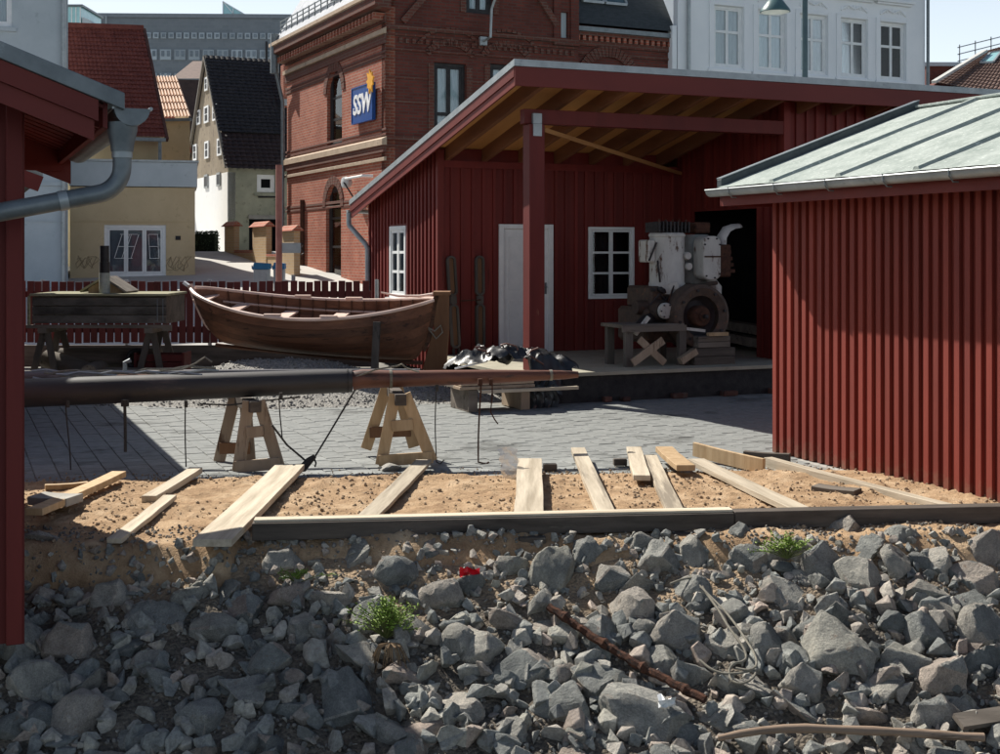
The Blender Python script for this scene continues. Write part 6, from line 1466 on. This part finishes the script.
MB().lathe([(.13,.04),(.14,.10),(.15,.3)], (-.50,.0,FZ+.08), 'y', 24).build('plate_housing', engm, E, smooth=True)
MB().tube([(-.50,.28,FZ-.02),(-.76,.15,FZ-.06),(-.92,.10,FZ-.16),(-1.02,.1,FZ-.20)], [.09,.08,.06,.03], 12).build('elbow_pipe', iron, E, smooth=True)
MB().bar((-.98,.02,FZ-.24), (-.78,.0,FZ+.0), .05, .05).build('lever', engw, E)
# cylinders: zc from rows of the photo
cz0, cz1 = CH-DK+(253-290)/F*18.7, CH-DK+(253-233)/F*18.7
cy = .42
def ex(px, dv): return (px-697)/F*(18.35+dv)/CU+dv*SU*1.0
cx1 = ex(671, cy)
MB().lathe([(.0,cz1),(.24,cz1),(.262,cz1-.02),(.262,cz1-.05),(.25,cz1-.06),(.25,cz0+.12),(.262,cz0+.10),(.262,cz0-.05),(.20,cz0-.05)], (cx1, cy, 0), 'z', 32).build('cylinder', engw, E, smooth=True)
MB().bar((cx1-.20,cy-.18,cz0+.02), (cx1+.02,cy-.27,cz0+.08), .05, .10).build('drain_boss', engw, E)
MB().tube([(cx1-.22,cy-.12,cz0+.42),(cx1-.24,cy-.16,cz0+.36),(cx1-.22,cy-.17,cz0+.2),(cx1-.20,cy-.15,cz0+.12)], .014, 6).build('oil_line', iron, E)
# finned head
for k in range(9):
    a = -1.2+k*.3; x = cx1-.24+k*.06; MB().box(x, x+.022, cy-.20, cy+.20, cz1+.005, cz1+.155+random.uniform(-.01,.012)).build('head_fin', iron, E)
for z in (.01, .06, .11): MB().box(cx1-.25, cx1+.26, cy-.17, cy+.17, cz1+z, cz1+z+.02).build('head_plate', iron, E)
for k in range(5): MB().tube([(cx1-.22+k*.11, cy-.16, cz1+.10), (cx1-.22+k*.11, cy-.16, cz1+.19)], .014, 6).build('stud', rust, E)
# side tank on the left, second cylinder and rounded cover
MB().box(cx1-.36, cx1-.24, cy-.10, cy+.20, cz1-.42, cz1-.10).build('side_tank', engw, E, bevel=.02)
MB().bar((cx1-.36, cy-.12, cz1-.40), (cx1-.24, cy-.12, cz1-.14), .02, .02).build('strap', iron, E)
cx2 = ex(704, cy+.15)
MB().lathe([(.0,cz1-.02),(.20,cz1-.02),(.22,cz1-.05),(.22,cz0+.14),(.20,cz0+.08)], (cx2, cy+.20, 0), 'z', 28).build('cylinder', M('engine_grey', (.20,.21,.20), (.32,.33,.31), 5, .6, .4, .004, c3=(.09,.05,.03), c3at=.62), E, smooth=True)
MB().box(cx2-.10, cx2+.16, cy+.0, cy+.35, cz1+.0, cz1+.16).build('valve_box', rust, E, bevel=.02)
xa, za0, za1 = ex(712, .15), CH-DK+(253-280)/F*18.5, CH-DK+(253-236)/F*18.5
n = 10; r_ = .10; hw_ = .145; pts = []
for (sx, sz, a0) in ((1,1,0),(-1,1,90),(-1,-1,180),(1,-1,270)):
    for i in range(5): a = R(a0+90*i/4); pts.append((xa+sx*(hw_-r_)+r_*math.cos(a), (za1-r_ if sz > 0 else za0+r_)+r_*math.sin(a)))
cv = MB().prism(pts, .06, .34).build('rounded_cover', engw, E, bevel=.012)
MB().box(xa-.13, xa+.13, .045, .058, (za0+za1)/2+.01, (za0+za1)/2+.03).build('hinge_bar', rust, cv)
for i in range(0, 20, 3): MB().lathe([(0,.045),(.014,.045),(.014,.06)], (xa+(pts[i][0]-xa)*.86, 0, (za0+za1)/2+(pts[i][1]-(za0+za1)/2)*.9), 'y', 6).build('bolt', iron, cv)
MB().lathe([(0,-.02),(.05,-.02),(.06,.05)], (ex(690,.2), .2, (za0+za1)/2+.03), 'y', 14).lathe([(0,.0),(.05,.0),(.055,.05)], (ex(692,.2), .2, (za0+za1)/2-.12), 'y', 14).build('valve_cap', engw, E)
# exhaust side, right
MB().box(xa+.15, xa+.36, .12, .44, za0+.04, za1-.12).build('manifold', rust, E, bevel=.02)
for k in range(4): MB().box(xa+.36, xa+.44-.02*k, .15, .40, za0+.10+k*.09, za0+.15+k*.09).build('manifold_fin', rust, E)
MB().tube([(xa+.10,.3,za0+.02),(xa+.20,.25,za0-.12),(xa+.22,.3,za0-.30)], .07, 12).build('water_pipe', engw, E, smooth=True)
MB().tube([(xa+.10,.5,FZ+.30),(xa+.26,.45,FZ+.22),(xa+.30,.4,FZ+.0)], .09, 12).build('side_pipe', engm, E, smooth=True)
pts = [(xa+.33,.30,za1-.14),(xa+.34,.31,za1-.02),(xa+.42,.34,za1+.07),(xa+.54,.38,za1+.11),(xa+.70,.42,za1+.13)]
mb = MB(); sec = []
for i, p in enumerate(pts):
    w2 = [.09,.10,.10,.085,.07][i]; p = Vector(p); d_ = (Vector(pts[min(i+1,4)])-Vector(pts[max(i-1,0)])).normalized(); up_ = Vector((-d_.z,0,d_.x))
    for j in range(9): a = math.pi*j/8; sec.append(p+up_*(math.sin(a)*w2*.9)+Vector((0,1,0))*(math.cos(a)*w2))
mb.add(sec, [(i*9+j, i*9+j+1, (i+1)*9+j+1, (i+1)*9+j) for i in range(4) for j in range(8)]).build('duct', engw, E, smooth=True)
MB().tube([(cx1+.2,cy-.1,cz0-.02),(cx1+.35,cy-.25,cz0+.02),(xa-.05,.1,za0-.06),(xa+.1,.1,za0-.04)], .03, 8).build('fuel_line', engm, E, smooth=True)
for k in range(26):                    # small fittings over the crankcase
    x = random.uniform(-.7,.35); z = FZ+random.uniform(.05,.42); s_ = random.uniform(.02,.05); y = .18 if z > FZ+.12 else .16
    if math.hypot(x, z-FZ) < .48: continue
    MB().lathe([(0,-.06),(s_*.7,-.06),(s_,-.03),(s_,.08)], (x, y+.04, z), 'y', 8).build('fitting', random.choice((engm, iron, rust)), E)
for k in range(7):
    x0 = random.uniform(-.7,-.1); MB().tube([(x0,.14,FZ+random.uniform(.0,.2)),(x0+.12,.08,FZ+random.uniform(.15,.35)),(x0+.25,.16,FZ+random.uniform(.2,.45))], .012, 6).build('pipe', random.choice((iron, rust)), E)
MB().bar((-.30,-.14,FZ-.16), (.02,-.17,FZ-.20), .05, .04).build('strut', engw, E)
# trestle table on the left, crates under flywheel
def ep(u, v, z=0): p = W(u, v); return Vector((q.x+p.x, q.y+p.y, DK+z))
tb = thing('engine_trestle', 'rough grey trestle propping the left end of the ship engine', 'trestle', tuple(ep(-.72, .0)), TH)
ht = CH-DK+(253-323)/F*18.2
MB().box(-.55,.42,-.16,.5,ht-.05,ht).build('top_board', oldwood, tb, bevel=.006); MB().box(-.57,.44,-.19,-.162,ht-.10,ht-.02).build('apron', oldwood, tb)
for x in (-.50, .34):
    for y in (-.12, .42): MB().box(x, x+.11, y-.04, y+.05, 0, ht-.052).build('leg', oldwoodz, tb, bevel=.004)
MB().bar((-.42,-.19,.06), (.06,-.19,.36), .03, .11).build('brace', sh1, tb); MB().bar((-.30,-.16,.38), (.10,-.16,.04), .03, .10).build('brace', sh1, tb)
wg = thing('wood_wedge', 'orange brown board end leaning against the flywheel', 'board', tuple(ep(-.36,-.22,.0)), TH); MB().bar((-.05,0,.06),(.20,0,.20),.10,.09).build('board', sh1, wg)
for (z0, z1, x0, x1, m_, lab) in ((0,.24,-.20,.46,darkbeam,'wide dark timber block on the deck under the flywheel'), (.242,.40,-.14,.38,oldwood,'narrower grey block on top, touching the flywheel')):
    o = thing('timber_block', lab, 'timber block', tuple(ep(0,-.12,z0)), TH, 'blocks under the flywheel'); k = (z1-z0)/2
    for i in range(2): MB().box(x0, x1, -.15+i*.005, .18, i*k, i*k+k-.004).build('timber', m_, o, bevel=.006)
o = thing('yellow_chock', 'small yellow wooden chock on the blocks under the flywheel', 'chock', tuple(ep(.0,-.30,.405)), TH); MB().box(-.02,.30,-.05,.02,0,.05).build('chock', newwood, o, bevel=.004)
o = thing('deck_brick', 'single orange block lying on the deck by the doorway', 'brick', tuple(W(11.05,15.45,DK)), TH); MB().box(-.06,.06,-.05,.05,0,.10).build('block', newwood, o, bevel=.004)
